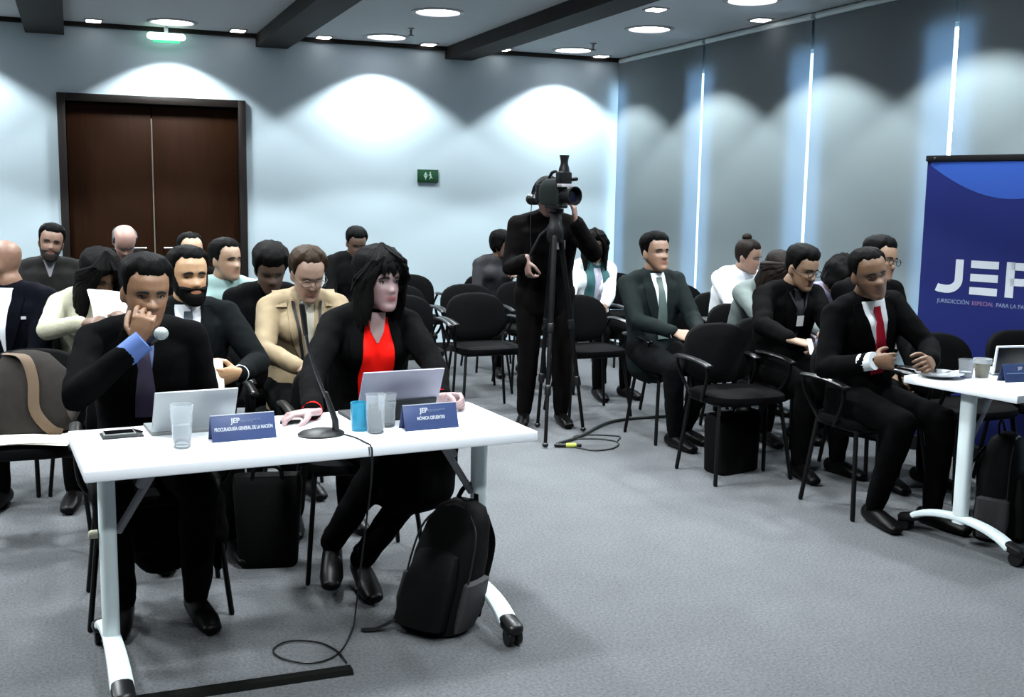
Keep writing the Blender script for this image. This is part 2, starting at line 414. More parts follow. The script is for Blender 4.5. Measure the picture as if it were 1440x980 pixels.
q.loft([(.028, -.0155, -.004), (.016, -.0155, -.030)], (.005, .001), n=8, up=(1, 0, 0)); q.loft([(.022, -.0155, .018), (.008, -.0155, .004)], (.004, .001), n=8, up=(1, 0, 0))
q.obj('running_figure', m_signwhite, o)

# ================================================================ chairs
m_pad = mat('black_upholstery', (0.0022, 0.0022, 0.0026), 0.85, 0.35, 120, 0.15, spec=0.07)
m_tube = mat('black_tube', (0.003, 0.003, 0.0034), 0.5, 0.15, 30, spec=.15)
m_arm = mat('black_armrest', (0.012, 0.012, 0.013), 0.28, 0.15, 30)
def pad_rings(w, d, t, c, n=26, p=3.2):
    """flat rounded cushion: rings of a superellipse (w x d) stacked through thickness t"""
    out = []
    for k, (s, z) in enumerate(((.55, -.5), (.90, -.5), (.985, -.30), (1.0, 0), (.985, .30), (.92, .48), (.55, .58))):
        out.append([Vector(c) + Vector((math.copysign(abs(math.cos(a)) ** (2 / p), math.cos(a)) * w / 2 * s, math.copysign(abs(math.sin(a)) ** (2 / p), math.sin(a)) * d / 2 * s, z * t)) for a in [2 * PI * i / n for i in range(n)]])
    return out
def make_chair():
    t = empty('conference_chair')
    q = MB(); q.rings(pad_rings(.47, .44, .055, (0, -.01, .455))); q.obj('seat', m_pad, t)
    q = MB(); rg = pad_rings(.46, .34, .05, (0, 0, 0), p=2.7)
    def bend(v):
        x, y, z = v.x, v.y, v.z   # y: height in the pad, z: thickness
        return Vector((x, .225 - .20 * x * x / .23 * 1.0 - z + .16 * (y / .34) * .4, .655 + y))
    q.rings([[bend(v) for v in r] for r in rg]); q.obj('backrest', m_pad, t)
    for sx in (-1, 1):
        for sy in (-1, 1):
            q = MB(); q.loft([(sx * .195, sy * .15 + .01, .43), (sx * .24, sy * .205, .008)], (.0135, .010), n=8, up=(0, 1, 0)); q.obj('leg', m_tube, t)
    q = MB()
    for sx in (-1, 1): q.loft(bez((sx * .13, .12, .42), (sx * .14, .27, .40), (sx * .14, .25, .50), (sx * .14, .225, .62), 8), (.016, .006), n=8, up=(1, 0, 0))
    q.obj('back_frame', m_tube, t)
    q = MB(); lp = [(-.195, -.14, .425), (.195, -.14, .425), (.195, .16, .425), (-.195, .16, .425), (-.195, -.14, .425)]
    for i in range(4): q.loft([lp[i], lp[i + 1]], .010, n=8)
    q.obj('seat_frame', m_tube, t)
    for sx in (-1, 1):
        x = sx * .265
        q = MB(); q.loft(bez((x, .20, .655), (x, .08, .665), (x, -.03, .66), (x + 0, -.14, .640), 8), (.022, .012), n=10, up=(1, 0, 0))
        a = q.obj('armrest', m_arm, t)
        q = MB(); q.loft(bez((x, -.11, .645), (x, -.15, .56), (x, -.06, .46), (sx * .205, .02, .425), 8), .010, n=8)
        q.loft(bez((x, .18, .652), (x, .24, .62), (sx * .21, .22, .52), (sx * .195, .15, .43), 8), .010, n=8)
        q.obj('armrest_support', m_tube, a)
    return t
CH = []
chair0 = make_chair(); chair0['category'] = 'chair'
def chair(x, y, rz, label):
    if not CH:
        chair0.location = (x, y, 0); chair0.rotation_euler = (0, 0, rz); chair0['label'] = label; chair0['group'] = 'black conference chairs'; c = chair0
    else: c = copy_tree(chair0, (x, y, 0), rz, label, 'black conference chairs')
    CH.append(c); return c

# ================================================================ tables
def make_table(loc, rz, L, D, label, knob=-1):
    t = tag(empty('folding_table', loc, rz), label, 'table')
    H = .74
    q = MB(); q.box((0, 0, H - .0175), (L, D, .035), bevel=.006); q.obj('tabletop', m_white, t)
    for s in (-1, 1):
        x = s * (L / 2 - .085)
        q = MB(); q.loft([(x, 0, .11), (x, 0, H - .035)], (.034, .026), n=16, round_caps=False, power=3.0, up=(0, 1, 0))
        col_ = q.obj('leg', m_whitemetal, t)
        if s == knob: q = MB(); q.lathe([(.014, 0), (.014, .02), (.010, .026)], (x - s * -.030, 0, .47), n=12, axis=(s, 0, 0)); q.obj('knob', mat('cream_knob', (.7, .68, .5), .5, .1), col_)
        q = MB(); pts = bez((x, D / 2 - .03, .072), (x, D / 4, .155), (x, -D / 4, .150), (x, -D / 2 + .035, .068), 14)
        q.loft(pts, [(.028 + .008 * abs(i - 7) / 7 * (1 if i > 7 else .2), .016) for i in range(15)], n=14, up=(1, 0, 0), power=3.0); q.obj('foot', m_whitemetal, t)
        for e in (-1, 1):
            y = e * (D / 2 - .02)
            q = MB(); q.loft([(x, y - e * .02, .074), (x, y + e * .035, .060)], (.034, .022), n=12, up=(1, 0, 0), power=2.6)
            q.loft([(x, y + e * .012, .06), (x, y + e * .02, .03)], (.016, .02), n=10, up=(1, 0, 0)); cs = q.obj('caster', m_blackplastic, t)
            for sx in (-1, 1):
                q = MB(); q.lathe([(.012, -.009), (.029, -.009), (.031, -.004), (.031, .004), (.029, .009), (.012, .009)], (x + sx * .016, y + e * .022, .032), n=20, axis=(1, 0, 0)); q.obj('wheel', m_blackplastic, cs)
        q = MB(); q.loft([(x - s * .03, .0, .47), (x - s * .17, .0, H - .045)], (.006, .013), n=8, up=(0, 1, 0))
        q.loft([(x - s * .10, -.0, .61), (x - s * .13, .0, .655)], (.010, .016), n=8, up=(0, 1, 0)); q.obj('brace', mat('grey_brace', (.45, .45, .48), .4, .1, metal=.3), t)
    q = MB(); q.box((0, .0, H - .052), (L - .26, .05, .03), bevel=.004); q.obj('crossbar', m_whitemetal, t)
    return t
TA, TAr = Vector((0.0013, 3.2223, 0)), .0801
tA = Matrix.Translation(TA) @ Matrix.Rotation(TAr, 4, 'Z')
make_table(tA @ Vector((.716, .290, 0)), TAr, 1.432, .58, 'white folding table in front, with laptop, tablet and microphone on it')
TBr = math.radians(9)
TB = Vector((3.5, 3.95, 0)) - Matrix.Rotation(TBr, 3, 'Z') @ Vector((0, .58, 0))
tB = Matrix.Translation(TB) @ Matrix.Rotation(TBr, 4, 'Z')
make_table(tB @ Vector((.716, .290, 0)), TBr, 1.432, .58, 'white folding table at the right edge, with plate and cups on it', 1)
ZT = .74

# ================================================================ people
def gs(x, s): return math.exp(-0.5 * (x / s) ** 2)
def sst(a, b, x):
    t = min(1, max(0, (x - a) / (b - a))); return t * t * (3 - 2 * t)
def itp(x, xs, ys):
    if x <= xs[0]: return ys[0]
    for i in range(1, len(xs)):
        if x <= xs[i]:
            t = (x - xs[i - 1]) / (xs[i] - xs[i - 1]); return ys[i - 1] + (ys[i] - ys[i - 1]) * t
    return ys[-1]
HZ = [0.0, .008, .03, .055, .085, .115, .145, .175, .205, .224, .235]
HA = [.016, .032, .047, .057, .065, .0705, .0745, .0745, .066, .046, .010]
HFr = [.076, .086, .089, .088, .087, .086, .088, .083, .064, .040, .008]
HBk = [-.045, -.030, .010, .045, .075, .090, .098, .100, .085, .060, .018]
def sm_itp(z, ys):
    return (itp(z - .006, HZ, ys) + 2 * itp(z, HZ, ys) + itp(z + .006, HZ, ys)) / 4 if .012 < z < .222 else itp(z, HZ, ys)
def head_surf(u, z, face=True, wide=1.0, nose=1.0):
    """point on the head; u = 0 at the face (-Y), +X at u = 90 deg; z above the chin"""
    a = sm_itp(z, HA) * wide; f = sm_itp(z, HFr); bk = sm_itp(z, HBk)
    cy = (bk - f) / 2; h = (f + bk) / 2; su, cu = math.sin(u), math.cos(u)
    p = 2 / 2.35
    x = math.copysign(abs(su) ** p, su) * a; y = cy - math.copysign(abs(cu) ** p, cu) * h
    if face and cu > 0:
        dz = 0.0; ax = abs(x)
        nz = sst(.135, .086, z) if z > .082 else sst(.070, .082, z)
        dz += nose * (.006 + .019 * sst(.132, .088, z)) * gs(x, .0085 * (.5 + .5 * nose) + .005 * nose * sst(.12, .085, z)) * nz          # nose
        dz += .006 * nose * gs(ax - .013, .006) * gs(z - .084, .006)                                              # nostril wings
        dz -= .0115 * gs(ax - .031, .015) * gs(z - .117, .010)                                             # eye sockets
        dz += .0045 * gs(z - .137, .008) * gs(ax - .025, .025)                                             # brow
        dz += .0055 * gs(x, .019) * (gs(z - .060, .0045) + gs(z - .050, .0055)) - .005 * gs(x, .021) * gs(z - .0555, .0018)  # lips
        dz -= .004 * gs(x, .02) * gs(z - .038, .006); dz += .005 * gs(x, .018) * gs(z - .018, .012)       # chin
        dz += .004 * gs(ax - .047, .014) * gs(z - .090, .014)                                              # cheekbone
        y -= dz
    return Vector((x, y, z))
def head_mesh(mb, M, nz=44, nu=60, wide=1.0, nose=1.0):
    rg = []
    for i in range(nz + 1):
        t = i / nz; z = .235 * (0.5 - 0.5 * math.cos(PI * (0.03 + .94 * t))) if False else .235 * t
        z = min(max(z, .0005), .2345); rg.append([M @ head_surf(2 * PI * k / nu, z, True, wide, nose) for k in range(nu)])
    mb.rings(rg)
    for s in (-1, 1):
        R = Rz(s * -.35)
        mb.ellipsoid(M @ Vector((s * .074 * wide, .012, .105)), (.008, .018, .031), 12, 10, M.to_3x3() @ R)
def hair_mesh(M, fn, nz=46, nu=72, zlo=-.0, jitter=.0025, seed=0):
    """closed shell that follows the skull: fn(u, p) gives the offset over the skin (negative = sunk below it)"""
    q = MB(); rg = []; c = Vector((0, 0, .12))
    for i in range(nz + 1):
        z = max(zlo + .0008, .235 * i / nz * .998)
        row = []
        for k in range(nu):
            u = 2 * PI * k / nu; p = head_surf(u, z, False)
            n = Vector((p.x, p.y - .005, (p.z - .115) * .9)).normalized()
            o = fn(u, p)
            if o > 0: o += jitter * noise.noise(Vector((p.x * 60 + seed, p.y * 60, p.z * 22)))
            row.append(M @ (p + n * o))
        rg.append(row)
    q.rings(rg); return q
def short_hair(t_top=.020, t_side=.009, front=.186, temple=.150, side=.105, nape=.045, peak=0.0):
    def fn(u, p):
        uu = abs(math.atan2(p.x, -p.y))       # 0 front .. pi back
        hl = itp(uu, [0, .35, .75, 1.05, 1.35, 1.75, 2.3, 3.15], [front - peak, front - .002, front + .004, temple + .012, side, side + .012, nape + .02, nape])
        hl += .006 * noise.noise(Vector((p.x * 70, p.y * 70, 3.1)))
        k = sst(-.006, .022 if uu < 1.1 else .012, p.z - hl)
        t = t_side + (t_top - t_side) * sst(.14, .20, p.z)
        t = .0025 + (t - .0025) * sst(.0, .045 if uu < 1.2 else .06, p.z - hl)
        return -.009 + (t + .009) * k
    return fn
def bald_hair(t=.008, top=.165):
    def fn(u, p):
        uu = abs(math.atan2(p.x, -p.y))
        hl = itp(uu, [0, 1.1, 1.3, 1.75, 2.3, 3.15], [.5, .5, .11, .115, .07, .05])
        k = sst(-.006, .008, p.z - hl) * sst(.010, -.008, p.z - top)
        return -.009 + (t + .009) * k
    return fn
def beard_fn(t=.010, top=.085):
    def fn(u, p):
        uu = abs(math.atan2(p.x, -p.y))
        tp = itp(uu, [0, .28, .5, .9, 1.25, 1.45, 3.15], [.076, .074, top - .012, top - .01, .125, .125, -.1])
        k = sst(.006, -.005, p.z - tp)
        mouth = gs(p.x, .02) * gs(p.z - .0555, .0055) * (1 if uu < .7 else 0)
        return -.010 + (t + .010) * k * (1 - 1.0 * mouth)
    return fn
def curtain(M, u0, z0, z1, r=.092, t=.018, drop=0.0, back=.0, nu=30, nz=12, flare=.012, seed=0, u1=None):
    """long hair hanging round the back and sides, open between angles -u0..u0 at the face"""
    q = MB(); rgs = []
    for j in range(nz + 1):
        z = z0 + (z1 - z0) * j / nz; outer = []; inner = []
        for k in range(nu + 1):
            ua = u0 + ((u1 if u1 else u0) - u0) * (j / nz) ** .7; u = ua + (2 * PI - 2 * ua) * k / nu
            rr = r + flare * j / nz + .004 * noise.noise(Vector((math.cos(u) * 9 + seed, math.sin(u) * 9, j * .25)))
            if z > .12: rr = min(rr, (itp(z, HZ, HA) + .018))
            tap = 1.0
            c = Vector((0, .012 + back * j / nz, 0))
            d = Vector((math.sin(u) * .92, -math.cos(u), 0))
            outer.append(M @ (c + d * rr * tap + Vector((0, 0, z))))
            inner.append(M @ (c + d * (rr - t) + Vector((0, 0, z))))
        rgs.append(outer + inner[::-1])
    q.rings(rgs); return q
def locks(q, M, u_list, z_end, part=-.25, seed=1, off=.030, r=(.017, .009), sweep=.35):
    """tapered locks of hair that start at the parting, follow the skull and hang free below it"""
    rr = random.Random(seed)
    for u in u_list:
        ze = (z_end(u) if callable(z_end) else z_end) + rr.uniform(-.02, .02); pts = []; rad = []; n = 9
        for i in range(n):
            t = i / (n - 1); z = .232 + (ze - .232) * t; uu = part + (u - part) * min(1, t * 2.2) + sweep * math.sin(t * 1.5) * (1 if abs(u) < .8 else 0) + rr.uniform(-.02, .02)
            zz = min(.2335, max(.09, z)); p = head_surf(uu, zz, False); nn = Vector((p.x, p.y - .005, (p.z - .115) * .9)).normalized()
            p = p + nn * (off * (1 - .25 * t) + rr.uniform(-.002, .003)); p.z = z + (nn.z * off if z > .16 else 0)
            pts.append(M @ p); k = .55 + .6 * math.sin(PI * min(1, t * .8 + .1)); k *= 1 - .75 * max(0, t - .8) / .2; rad.append((r[0] * k, r[1] * k))
        q.loft(pts, rad, n=8, up=M.to_3x3() @ Vector((math.cos(u), math.sin(u), .01)))
def ik(S, W, l1, l2, pole):
    S, W = Vector(S), Vector(W); d = W - S; L = d.length
    if L > (l1 + l2) * .985:
        k = L / ((l1 + l2) * .985); l1 *= k; l2 *= k
    a = (l1 * l1 - l2 * l2 + L * L) / (2 * L); h = math.sqrt(max(1e-6, l1 * l1 - a * a)); n = d.normalized()
    pl = Vector(pole); pl = pl - n * pl.dot(n); pl = pl.normalized() if pl.length > 1e-5 else Vector((0, 0, -1))
    return S + n * a + pl * h
def hand_mesh(wr, fdir, palm, side, curl=(.35, .4, .45, .5), spread=.10, thumb=.5, sc=1.0, voxel=.0042):
    """hand with palm, four jointed fingers and a thumb. fdir: where the fingers point; palm: palm normal; side: +1/-1 which way the thumb is along fdir x palm"""
    F = Vector(fdir).normalized(); N = Vector(palm); N = (N - F * N.dot(F)).normalized(); T = F.cross(N) * side
    w = Vector(wr); q = MB()
    P = lambda f, t, n=0.0: w + (F * f + T * t + N * n) * sc
    q.loft([P(-.02, 0), P(.02, .002), P(.06, 0), P(.088, -.002)], [(.025 * sc, .019 * sc), (.031 * sc, .016 * sc), (.040 * sc, .0145 * sc), (.039 * sc, .011 * sc)], n=14, up=T)
    q.ellipsoid(P(.035, .024, .010), (.02 * sc, .02 * sc, .016 * sc), 10, 8)
    for i, (off, L) in enumerate(((.030, .072), (.0105, .080), (-.0095, .074), (-.0285, .058))):
        cu = curl[i]; ang = 0.0; p = P(.086, off, -.001); pts = [p]
        base = math.radians((off / .03) * spread * 60)
        d0 = F * math.cos(base) + T * math.sin(base)
        for seg, k in ((.46, 75), (.30, 95), (.24, 60)):
            ang += math.radians(cu * k); d = d0 * math.cos(ang) + N * math.sin(ang); p = p + d * L * seg * sc; pts.append(p)
        q.loft(pts, [.0090 * sc, .0083 * sc, .0076 * sc, .0064 * sc], n=10)
    p0 = P(.028, .026, .008); d1 = (F * .62 + T * .72 + N * .25 * (1 + thumb)).normalized(); d2 = (F * .85 + T * (.45 - .5 * thumb) + N * (.2 + .6 * thumb)).normalized()
    p1 = p0 + d1 * .040 * sc; p2 = p1 + d2 * .032 * sc; d3 = (d2 + (N * .5 - T * .5) * thumb).normalized(); p3 = p2 + d3 * .024 * sc
    q.loft([p0, p1, p2, p3], [.013 * sc, .0105 * sc, .0095 * sc, .0075 * sc], n=10)
    return remesh(q, voxel, 1)
SKIN_K = 0.60
class Person:
    """A figure built in its own frame: faces -Y, +X is the person's left, feet at z = 0. head: world position wanted for the head's middle."""
    def __init__(s, label, head, rz=0.0, female=False, seated=True, lean=0.0, roll=0.0, twist=0.0, h_yaw=0.0, h_pitch=0.0, h_roll=0.0, width=1.0, height=1.0,
                 skin=(.42, .23, .15), fine=False, lips=None, stubble=0.0, hand_l=None, hand_r=None, wr_l=None, wr_r=None, pole_l=None, pole_r=None,
                 knee_l=None, knee_r=None, ankle_l=None, ankle_r=None, toe_l=None, toe_r=None, hide_hands=False, chin_out=.0):
        s.fine = fine; s.female = female; wd = width * (.90 if female else 1.0); s.wd = wd
        vox = .0065 if fine else .0105
        s.vox_c = .010 if fine else .015
        # ---- joints of the trunk (before leaning), relative to the hip
        if seated: hip = Vector((0, .06, .545)); up_len = 1.0
        else: hip = Vector((0, 0, .93 * height))
        rel = {'pelvis': (0, .02, .0), 'waist': (0, .035, .165), 'chest': (0, .02, .335), 'upper': (0, .01, .455), 'neck': (0, .0, .520), 'headp': (0, -.012, .585)}
        R = Rz(twist) @ Ry(roll) @ Rx(lean)
        Rs = {}
        for k, t in (('pelvis', 0.15), ('waist', .6), ('chest', 1.0), ('upper', 1.0), ('neck', 1.0), ('headp', 1.0)): Rs[k] = t
        s.RT = R
        J = {}
        prev = Vector((0, 0, 0)); last = Vector((0, 0, 0))
        for k in ('pelvis', 'waist', 'chest', 'upper', 'neck', 'headp'):
            t = Rs[k]; Rk = Rz(twist * t) @ Ry(roll * t) @ Rx(lean * t); v = Vector(rel[k]); J[k] = last + Rk @ (v - prev); last = J[k]; prev = v
        RH = Rz(h_yaw) @ Ry(h_roll) @ Rx(h_pitch)
        s.RH = RH
        hc_off = RH @ Vector((0, -.035, .075))
        hc = hip + J['headp'] + hc_off + Vector((0, -chin_out, 0))
        # ---- fit to the wanted head position
        RW = Rz(rz); H = Vector(head)
        if seated: k = (H.z - .46) / (hc.z - .46)
        else: k = 1.0
        s.k = k
        def fit(v): return Vector((v.x * (1 if seated else 1), v.y, .46 + (v.z - .46) * k)) if seated else Vector(v)
        for n_ in J: J[n_] = fit(hip + J[n_])
        if not seated:
            dz = H.z - hc.z
            for n_ in J: J[n_] = J[n_] + Vector((0, 0, dz * .5 if n_ == 'pelvis' else dz))
        hc = J['headp'] + hc_off + Vector((0, -chin_out, 0))
        root = Vector((H.x, H.y, 0)) - RW @ Vector((hc.x, hc.y, 0)); s.root = root; s.rz = rz
        s.RWi = RW.transposed()
        s.local = lambda p: s.RWi @ (Vector(p) - root)
        sx = .170 * wd
        def sh(sg): return J['upper'] + R @ Vector((sg * sx, .0, .012))
        s.MH = Matrix.Translation(hc) @ RH.to_4x4() @ Matrix.Translation((0, 0, -.1175))
        M = s.MH; s.J = J
        s.TF = (J['neck'].copy(), R @ Vector((1, 0, 0)), R @ Vector((0, -1, 0)), R @ Vector((0, 0, 1)))   # origin, side, front, up
        # ---- legs
        hipj = {sg: J['pelvis'] + Vector((sg * .09 * wd, -.02, -.0 if seated else -.02)) for sg in (-1, 1)}
        if seated:
            kn = {1: Vector(knee_l or (.12 * wd, -.37, .515)), -1: Vector(knee_r or (-.12 * wd, -.37, .515))}
            an = {1: Vector(ankle_l or (.13 * wd, -.34, .09)), -1: Vector(ankle_r or (-.13 * wd, -.34, .09))}
        else:
            kn = {1: Vector(knee_l or (.11, -.02, .49)), -1: Vector(knee_r or (-.11, -.02, .49))}
            an = {1: Vector(ankle_l or (.12, .03, .09)), -1: Vector(ankle_r or (-.12, .03, .09))}
        toe = {1: Vector(toe_l) if toe_l else an[1] + Vector((.03, -.19, -.055)), -1: Vector(toe_r) if toe_r else an[-1] + Vector((-.03, -.19, -.055))}
        s.hipj, s.kn, s.an, s.toe = hipj, kn, an, toe
        # ---- arms
        s.sh = {1: sh(1), -1: sh(-1)}
        dw = {1: Vector((.09, -.27, .60)), -1: Vector((-.09, -.27, .60))} if seated else {1: Vector((.25, -.05, .80)), -1: Vector((-.25, -.05, .80))}
        s.wr = {1: s.local(wr_l) if wr_l else dw[1], -1: s.local(wr_r) if wr_r else dw[-1]}
        pd = {1: Vector(pole_l or (.6, .5, -.7)), -1: Vector(pole_r or (-.6, .5, -.7))}
        s.el = {sg: ik(s.sh[sg], s.wr[sg], .285, .255, pd[sg]) for sg in (-1, 1)}
        # ---- the continuous body
        q = MB(); b_ = .86
        head_mesh(q, M, 48 if fine else 36, 64 if fine else 48, .94 if female else 1.0, .62 if female else .88)
        nb = M @ Vector((0, .025, .035))
        nr = .050 if female else .058
        q.loft([J['neck'] + R @ Vector((0, .012, -.05)), J['neck'] + R @ Vector((0, .008, .01)), nb], [nr * 1.25, nr * 1.02, nr], n=16, up=(1, 0, 0))
        s.torso_pts = [J['pelvis'], J['waist'], J['chest'], J['upper'], J['neck'] + R @ Vector((0, .0, -.015))]
        s.torso_rad = [(.165 * wd, .125), (.150 * wd, .112), (.172 * wd, .122), (.170 * wd, .100), (.085 * wd, .066)]
        s.torso(q, -.014); s.arms(q, -.010, None); s.legs(q, -.018)
        if True:
            for sg in (-1, 1):
                a, t = an[sg], toe[sg]; q.loft([a + Vector((0, .03, -.045)), a + Vector((0, -.03, -.05)), a * .4 + t * .6 + Vector((0, 0, -.018)), t + Vector((0, .03, -.004))], [(.018, .018), (.02, .018), (.022, .010), (.016, .008)], n=10, up=(1, 0, 0))
        me = remesh(q, vox, 1 if fine else 1)
        bm = bmesh.new(); bm.from_mesh(me); bpy.data.meshes.remove(me)
        if not hide_hands:
            for sg, hd in ((1, hand_l), (-1, hand_r)):
                f = (s.wr[sg] - s.el[sg]).normalized()
                hd = dict(hd or {})
                fd = Vector(hd.pop('f', f)); pn = hd.pop('n', Vector((-sg * .6, .2, -.8)))
                hm = hand_mesh(s.wr[sg] + f * .01, fd, pn, hd.pop('side', -sg), voxel=.0036 if fine else .006, sc=(.92 if female else 1.0), **hd)
                bm.from_mesh(hm); bpy.data.meshes.remove(hm)
        me = bpy.data.meshes.new('person'); bm.to_mesh(me); bm.free(); me.shade_smooth()
        # paint the skin: lips, cheeks, stubble are the skin's own colours
        ca = me.color_attributes.new('Col', 'FLOAT_COLOR', 'POINT'); Mi = M.inverted(); sk = Vector(skin)
        lp = Vector(lips) if lips else Vector((sk.x * .85, sk.y * .58, sk.z * .60))
        for i, v in enumerate(me.vertices):
            p = Mi @ v.co; c = sk
            if -.03 < p.z < .25 and abs(p.x) < .1 and abs(p.y) < .13:
                w_ = gs(p.x, .017) * (gs(p.z - .0600, .0042) + gs(p.z - .0505, .0048)) * (1 if p.y < -.06 else 0)
                ck = gs(abs(p.x) - .042, .02) * gs(p.z - .078, .018) * (1 if p.y < -.03 else 0)
                c = sk.lerp(Vector((sk.x * 1.02, sk.y * .80, sk.z * .78)), .5 * ck)
                if stubble and p.y < .02:
                    st = sst(.088, .066, p.z) * stubble; c = c.lerp(Vector((.05, .045, .045)), st * .6)
                c = c.lerp(lp, min(1, w_ * 1.1))
            ca.data[i].color = (c.x * SKIN_K, c.y * SKIN_K, c.z * SKIN_K, 1)
        me.materials.append(mat_skin('skin'))
        s.o = link('person', me, None, root, rz); tag(s.o, label, 'person'); s.shod = False
        s.shirt = s.jacket = None
    # ---- lofts shared by body and clothes
    def torso(s, q, inf, hem=None):
        pts = list(s.torso_pts); rad = [(a + inf, b + inf) for a, b in s.torso_rad]
        if hem: pts = [pts[0] + Vector(hem)] + pts; rad = [rad[0]] + rad
        q.loft(pts, rad, n=28, up=s.TF[1], power=2.3)
        # shoulder yoke
        c = s.J['upper']; R = s.RT
        q.loft([s.sh[-1] + R @ Vector((.015, 0, .0)), c + R @ Vector((-.09 * s.wd, .01, .042)), c + R @ Vector((0, .012, .055)), c + R @ Vector((.09 * s.wd, .01, .042)), s.sh[1] + R @ Vector((-.015, 0, .0))],
               [(.052 + inf, .055 + inf), (.058 + inf, .048 + inf), (.06 + inf, .040 + inf), (.058 + inf, .048 + inf), (.052 + inf, .055 + inf)], n=16, up=R @ Vector((0, 1, 0)))
        if s.female:
            for sg in (-1, 1): q.ellipsoid(s.J['chest'] + R @ Vector((sg * .075 * s.wd, -.085, .035)), (.062 + inf, .058 + inf, .062 + inf), 14, 10, R)
    def arms(s, q, inf, cut):
        for sg in (-1, 1):
            S, E, W = s.sh[sg], s.el[sg], s.wr[sg]
            k = .9 if s.female else 1.0
            W2 = E + (W - E) * (1.0 if cut is None else cut)
            q.loft([S, S.lerp(E, .35), S.lerp(E, .8), E, E.lerp(W2, .25), E.lerp(W2, .7), W2],
                   [.058 * k + inf, .053 * k + inf, .045 * k + inf, .044 * k + inf, .044 * k + inf, .035 * k + inf, (.030 if cut is None else .033) * k + inf], n=16)
            q.ellipsoid(S, (.060 * k + inf,) * 3, 14, 10)
    def legs(s, q, inf, cut=1.0):
        for sg in (-1, 1):
            h, k, a = s.hipj[sg], s.kn[sg], s.an[sg]; a2 = k + (a - k) * cut
            q.loft([h, h.lerp(k, .4), h.lerp(k, .85), k], [.088 + inf, .080 + inf, .064 + inf, .060 + inf], n=16)
            q.loft([k, k.lerp(a2, .3), k.lerp(a2, .75), a2], [.058 + inf, .058 + inf, .048 + inf, .040 + inf], n=16)
        q.loft([s.hipj[-1] + Vector((0, .01, .03)), s.hipj[1] + Vector((0, .01, .03))], .10 + inf, n=16)
    # ---- clothes
    def part(s, name, me, m, parent=None, label=None):
        me.materials.append(m) if not me.materials else None
        o = link(name, me, parent or s.o)
        if label: o['label'] = label
        return o
    def top(s, name, m, inf=.012, cut=.96, hem=(0, -.0, -.06), fold=.012, label=None):
        q = MB(); s.torso(q, inf, hem); s.arms(q, inf - .004, cut)
        me = remesh(q, s.vox_c, 2, fold)
        q2 = MB(); s.torso(q2, inf, hem); m2 = remesh(q2, s.vox_c, 2, fold)
        s.bvh = BVHTree.FromPolygons([v.co.copy() for v in m2.vertices], [tuple(p.vertices) for p in m2.polygons]); bpy.data.meshes.remove(m2)
        o = s.part(name, me, m, None, label); s.topo = o; return o
    def trousers(s, m, name='trousers', inf=.006, cut=1.0, skirt=False):
        q = MB(); s.legs(q, inf, cut); q.loft([s.J['pelvis'] + Vector((0, 0, -.02)), s.J['pelvis'].lerp(s.J['waist'], .5)], (.16 * s.wd + inf, .12 + inf), n=20, up=(1, 0, 0))
        if skirt:
            h, k = (s.hipj[-1] + s.hipj[1]) / 2, (s.kn[-1] + s.kn[1]) / 2
            q.loft([h, h.lerp(k, .5), k + Vector((0, 0, -.02)), k + Vector((0, .02, -.16))], [(.20, .095), (.205, .09), (.19, .085), (.165, .09)], n=20, up=(1, 0, 0))
            q.loft([h + Vector((.10, .05, -.02)), h.lerp(k, .5) + Vector((.11, .02, -.05)), h.lerp(k, .55) + Vector((.07, .02, -.22))], [(.13, .12), (.15, .11), (.06, .05)], n=20, up=(1, 0, 0))
        s.shoes(m_shoe)
        return s.part(name, remesh(q, s.vox_c * 1.1, 2, .010), m)
    def shoes(s, m):
        if s.shod: return
        s.shod = True
        for sg in (-1, 1):
            a, t = s.an[sg], s.toe[sg]; d = (t - a); d.z = 0; d.normalize(); b0 = a.copy(); q = MB()
            zb = min(a.z - .09, t.z - .035)
            P = lambda f, z: Vector((a.x, a.y, zb)) + d * f + Vector((0, 0, z))
            dz = (a.z - .09) - (t.z - .035)
            q.loft([P(-.055, .042 + max(0, dz)), P(-.02, .045 + max(0, dz)), P(.06, .040 + max(0, dz) * .5), P(.13, .034), P(.19, .026)], [(.034, .040), (.038, .046), (.042, .040), (.045, .032), (.036, .022)], n=14, up=d.cross(Vector((0, 0, 1))))
            q.loft([P(-.01, .07 + max(0, dz)), a + Vector((0, 0, .03))], [.040, .036], n=12)
            q.obj('shoe', m, s.o)
    def hit(s, x, z, lift=.0):
        o, X, N, U = s.TF; st = o + X * x + U * z + N * .5
        h = s.bvh.ray_cast(st, -N)
        return None if h[0] is None else h[0] + N * lift
    def patch(s, name, rows, m, lift=.004, thick=.004, nx=8, parent=None, label=None, nz=None):
        """cloth laid on the chest: rows (z below the neck, x0, x1) subdivided, projected on the top garment"""
        if nz:
            zs = [rows[0][0] + (rows[-1][0] - rows[0][0]) * i / nz for i in range(nz + 1)]
            R_ = [(-r[0]) for r in rows]
            rows = [(z, itp(-z, R_, [r[1] for r in rows]), itp(-z, R_, [r[2] for r in rows])) for z in zs]
        N = s.TF[2]; front = []
        for z, x0, x1 in rows:
            r = []
            for i in range(nx + 1):
                x = x0 + (x1 - x0) * i / nx; h = s.hit(x, z, lift)
                r.append(h)
            good = [h for h in r if h is not None]
            if not good: continue
            d0 = [ (h - s.TF[0]).dot(N) if h is not None else None for h in r]
            mx_ = max(v for v in d0 if v is not None)
            r = [h if h is not None else (s.TF[0] + s.TF[1] * (x0 + (x1 - x0) * i / nx) + s.TF[3] * z + N * (mx_ - .03)) for i, h in enumerate(r)]
            front.append(r)
        if len(front) < 2: return None
        q = MB(); rg = []
        for r in front: rg.append(r + [p - N * thick for p in r[::-1]])
        q.rings(rg)
        o = q.obj(name, m, parent or s.o, angle=1.0)
        if label: o['label'] = label
        return o
